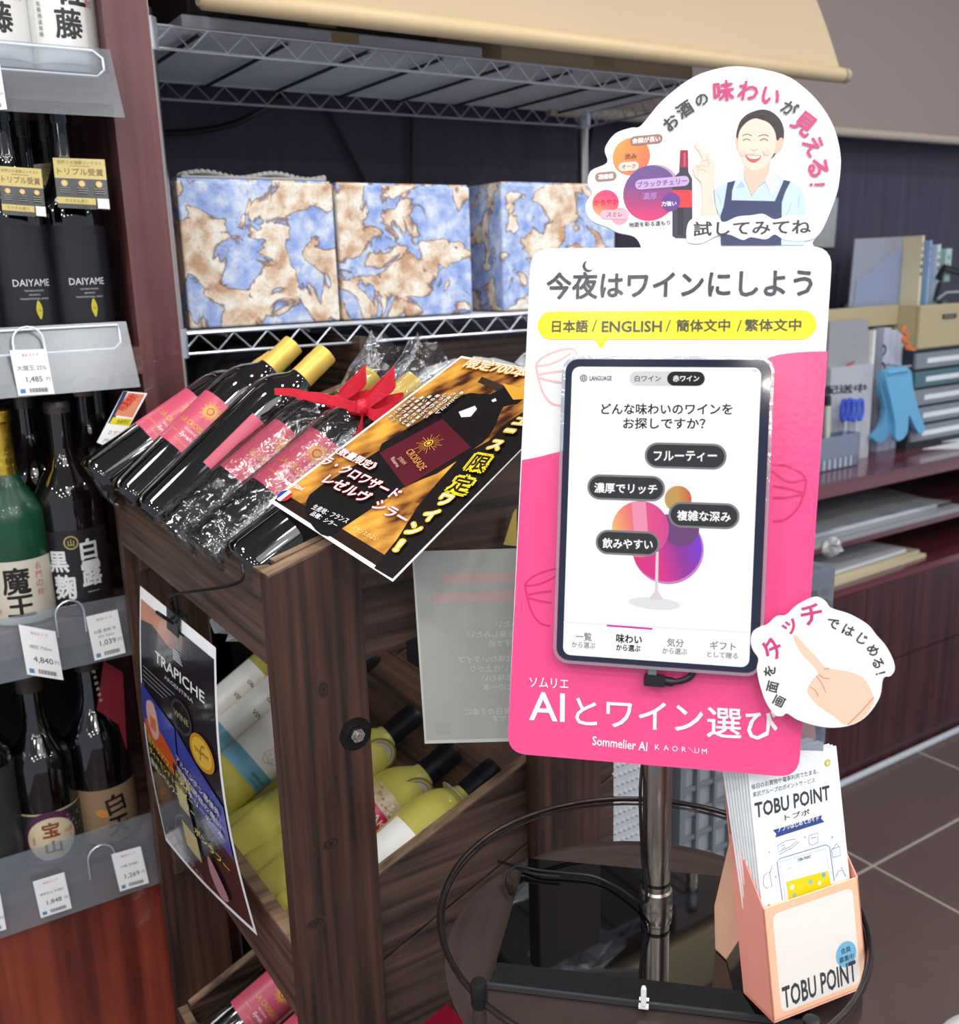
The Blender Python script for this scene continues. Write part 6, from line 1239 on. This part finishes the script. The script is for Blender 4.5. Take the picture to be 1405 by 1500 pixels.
# white document box
xa_, xb_, za_, zc_ = cb(1212, 468, 1284, 645, 1.71)
db = thing('document_box', 'white document box with black lettering standing on the desk', 'document box', ((xa_+xb_)/2, 1.76, ztop)); zb_ = at(1240, 471, y=1.71)[2]; zm_ = at(1240, 537, y=1.71)[2]
obj('lower_shell', box(xa_, xb_, 1.71, 1.79, ztop, zm_), mat('greyish_white_plastic', (186, 190, 200), .4), db); obj('upper_shell', prism([(xa_, 1.722, zm_), (xb_-.005, 1.722, zm_), (xb_-.02, 1.722, zb_), (xa_, 1.722, zb_)], (0, .066, 0)), mat('grey_film_paper', (156, 158, 166), .35), db); obj('cut_edge', box(xb_-.004, xb_+.004, 1.712, 1.79, ztop, zb_-.03), M_white, db)
s = Sheet(Plane((xa_, 1.7096, 0), (1, 0, 0), (0, 0, 1), (0, -1, 0))); s.g = np.array([.05, 1.0]); s.ptext('配送中', (1207, 578), (1268, 574), 12, (30, 32, 44), .04); s.ppoly([(1240, 534), (1252, 528), (1253, 531), (1241, 537)], (200, 60, 70)); s.build(P_matte, db)
bk = thing('book_set', 'white ring bound binders standing behind the document box', 'binder', at(1305, 560, y=1.75)); a0_, a1_, z0_, z1_ = cb(1288, 478, 1326, 600, 1.745)
for k in range(3): obj('binder_spine', box(a0_+(a1_-a0_)*k/3+.001, a0_+(a1_-a0_)*(k+1)/3-.001, 1.745, 1.79, ztop, z1_-.008*k), mat('lilac_white', (196, 204, 226), .45), bk)
for k in range(4): obj('ring', tube([(a0_-.004+.012*math.cos(t), 1.742, z1_-.06-.05*k+.014*math.sin(t)) for t in np.linspace(-1.6, 1.8, 8)], .002, 6), M_dgrey, bk, True)
# clear caddy with blue clips in front
a0_, a1_, z0_, z1_ = cb(1200, 575, 1264, 652, 1.655)
cd = thing('pen_caddy', 'clear plastic caddy holding blue scissors and pens on the desk', 'caddy', ((a0_+a1_)/2, 1.68, ztop))
A_cad = clear('caddy_plastic', (170, 190, 224), .12, .08, 0, 60, .15); hc = .09
obj('caddy_wall', join(box(a0_, a1_, 1.655, 1.657, ztop, ztop+hc), box(a0_, a1_, 1.70, 1.702, ztop, ztop+hc), box(a0_, a0_+.002, 1.655, 1.70, ztop, ztop+hc), box(a1_-.002, a1_, 1.655, 1.70, ztop, ztop+hc), box(a0_, a1_, 1.655, 1.70, ztop, ztop+.003)), A_cad, cd)
for k in range(6): obj('rib', box(a0_+.02+.022*k, a0_+.026+.022*k, 1.653, 1.656, ztop+.004, ztop+.03), mat('milky_rib', (190, 206, 228), .3), cd)
for k, (px_, c_) in enumerate(((1240, (52, 84, 200)), (1256, (74, 104, 210)))):
    c = at(px_, 606, y=1.675); t = thing('scissors', 'blue handled scissors standing in the clear caddy, '+('left' if k == 0 else 'right')+' pair', 'scissors', (c[0], c[1], ztop+.004), 'scissors in the clear caddy')
    for sgn in (-1, 1): obj('handle', tube([(c[0]+sgn*.012+.010*math.cos(q_), c[1], c[2]+.01+.028*math.sin(q_)) for q_ in np.linspace(0, 2*PI, 15)[:-1]], .0052, 8, True), mat('blue_handle_%d' % k, c_, .35), t, True)
    obj('blade', prism([(c[0]-.008, c[1], ztop+.006), (c[0]+.008, c[1], ztop+.006), (c[0]+.006, c[1], c[2]-.016), (c[0]-.006, c[1], c[2]-.016)], (0, .003, 0)), M_wire, t)
c = at(1212, 605, y=1.675); t = thing('marker_pen', 'cream capped marker pen standing at the left in the clear caddy', 'pen', (c[0], c[1], ztop+.004)); obj('barrel', tube([(c[0]+.008, c[1], ztop+.004), (c[0], c[1], c[2]+.02)], .008, 12), mat('cream_barrel', (206, 206, 196), .4), t, True); obj('cap', tube([(c[0], c[1], c[2]+.02), (c[0]-.002, c[1], c[2]+.045)], .009, 12), M_dgrey, t, True)
# blue rubber gloves hanging with fingers down
def glove(pts, y, lb, col, nm):
    t = thing('rubber_glove', lb, 'glove', at(*pts[0], y=y), 'blue gloves hanging by the drawers')
    P = catmull([at(*p, y=y) for p in pts], 4); o = obj('glove_body', slab(P, (0, .016, 0)), mat(nm, col, .5, bump=.4, bscale=40), t, True); bevel(o, .004, 3)
    obj('cuff', tube([at(pts[0][0]+1, pts[0][1]+3, y=y-.001), at(pts[1][0]-2, pts[1][1]+2, y=y-.001)], .005, 8), mat(nm, col, .5), t, True)
glove([(1299, 544), (1332, 540), (1338, 566), (1346, 600), (1354, 622), (1354, 632), (1346, 634), (1338, 620), (1332, 608), (1330, 632), (1322, 644), (1313, 644), (1312, 620), (1305, 585)], 1.675, 'light blue rubber glove with spread fingers hanging left of the drawers', (108, 180, 224), 'sky_blue_rubber')
glove([(1293, 546), (1306, 546), (1310, 580), (1312, 612), (1304, 634), (1294, 648), (1282, 646), (1281, 638), (1292, 624), (1297, 600), (1291, 570)], 1.690, 'light blue rubber glove behind the other one, beside the white document box', (96, 160, 202), 'blue_rubber')
hk = at(1318, 540, y=1.70); tag(obj('hook', join(tube([hk+[0, -.016, -.01], hk+[0, -.016, .006], hk+[0, .05, .01]], .003, 8), tube([hk+[-.07, 0, .002], hk+[.05, 0, .004]], .003, 8)), M_wire, None, True), 'small wire hook holding the blue gloves', 'hook')
og = [at(*p, y=1.70) for p in ((1326, 478), (1322, 486), (1330, 492), (1322, 498), (1332, 504), (1328, 510), (1340, 512))]
tag(obj('orange_string', tube(catmull(og, 4, False), .005, 7), mat('orange_plastic', (226, 120, 50), .5), None, True), 'tangled orange string hanging beside the beige case', 'string')
for i, (xx, yy, lb) in enumerate(((2.72, 1.60, 'loose white paper at the front of the desk under the drawers'), (2.86, 1.63, 'second loose white paper on the desk at the right edge'))):
    tag(obj('paper_sheet', prism([(xx, yy, ztop+.0006+.001*i), (xx+.28, yy-.01, ztop+.0006+.001*i), (xx+.30, yy+.075, ztop+.0006+.001*i), (xx-.10, yy+.08, ztop+.0006+.001*i)], (0, 0, .0012)), M_pap), lb, 'paper', 'loose papers on the desk')
q = [at(*p, y=1.98) for p in ((1150, 200), (1228, 290), (1222, 362), (1150, 362))]; q[0] = at(1150, 290, y=1.98)
ns = tag(obj('notice_card', slab(q, (0, .008, 0)), mat('pale_notice', (168, 174, 180), .5)), 'pale notice card on the dark wall behind the round topper', 'notice')
# ------------------------------------------------------------------ on the floor behind the table
xw0, xw1 = at(882, 1180, y=.98)[0], at(948, 1180, y=.98)[0]
t = thing('styrofoam_block', 'tall white dimpled foam block standing behind the steel pole', 'block', ((xw0+xw1)/2, 1.03, 0))
fm = mat('white_foam', (196, 200, 206), .6)
bumps = [box(xw0, xw1, .985, 1.08, 0, .86)]
for j in range(34):
    for i in range(9): x = xw0+.006+(xw1-xw0-.012)*i/8+(.004 if j % 2 else 0); z = .33+.0152*j; bumps.append(([(x-.004, .985, z), (x, .985, z-.005), (x+.004, .985, z), (x, .985, z+.005), (x, .981, z)], [(0, 1, 4), (1, 2, 4), (2, 3, 4), (3, 0, 4)]))
obj('block', join(*bumps), fm, t)
xg0 = at(990, 1180, y=1.0)[0]
t = thing('bottle_crate', 'grey plastic crate with a lattice side standing behind the leaflet holder', 'crate', (xg0+.16, 1.12, 0))
mg = mat('grey_crate_plastic', (112, 118, 128), .5)
zq = .93; obj('frame', join(box(xg0, xg0+.34, .99, 1.0, zq-.03, zq), box(xg0, xg0+.34, .99, 1.0, 0, .03), box(xg0, xg0+.012, .9905, 1.2395, 0, zq-.0005), box(xg0+.328, xg0+.34, .9905, 1.2395, 0, zq-.0005), box(xg0, xg0+.34, 1.24, 1.25, 0, zq)), mg, t)
for i in range(1, 9): obj('lattice_bar', box(xg0+.038*i-.003, xg0+.038*i+.003, .990, .999, .03, zq-.03), mg, t)
for j in range(1, 22): obj('lattice_bar', box(xg0+.012, xg0+.328, .9925, .9975, .042*j-.003, .042*j+.003), mg, t)
obj('liner', box(xg0+.014, xg0+.326, 1.0, 1.23, .01, zq-.05), mat('crate_liner', (150, 154, 162), .6), t)
p = at(1400, 1500, z=.30); t = thing('waste_bin', 'white round bin lid just inside the bottom right corner', 'bin', (p[0]+.02, p[1]-.05, 0))
obj('bin_body', lathe([(.085, 0), (.1, .02), (.105, .26)], 36, (p[0]+.03, p[1]-.075, 0)), M_white, t, True); obj('bin_lid', lathe([(.001, .285), (.08, .283), (.104, .272), (.109, .262), (.109, .258)], 36, (p[0]+.03, p[1]-.075, 0), capb=False), M_white, t, True)
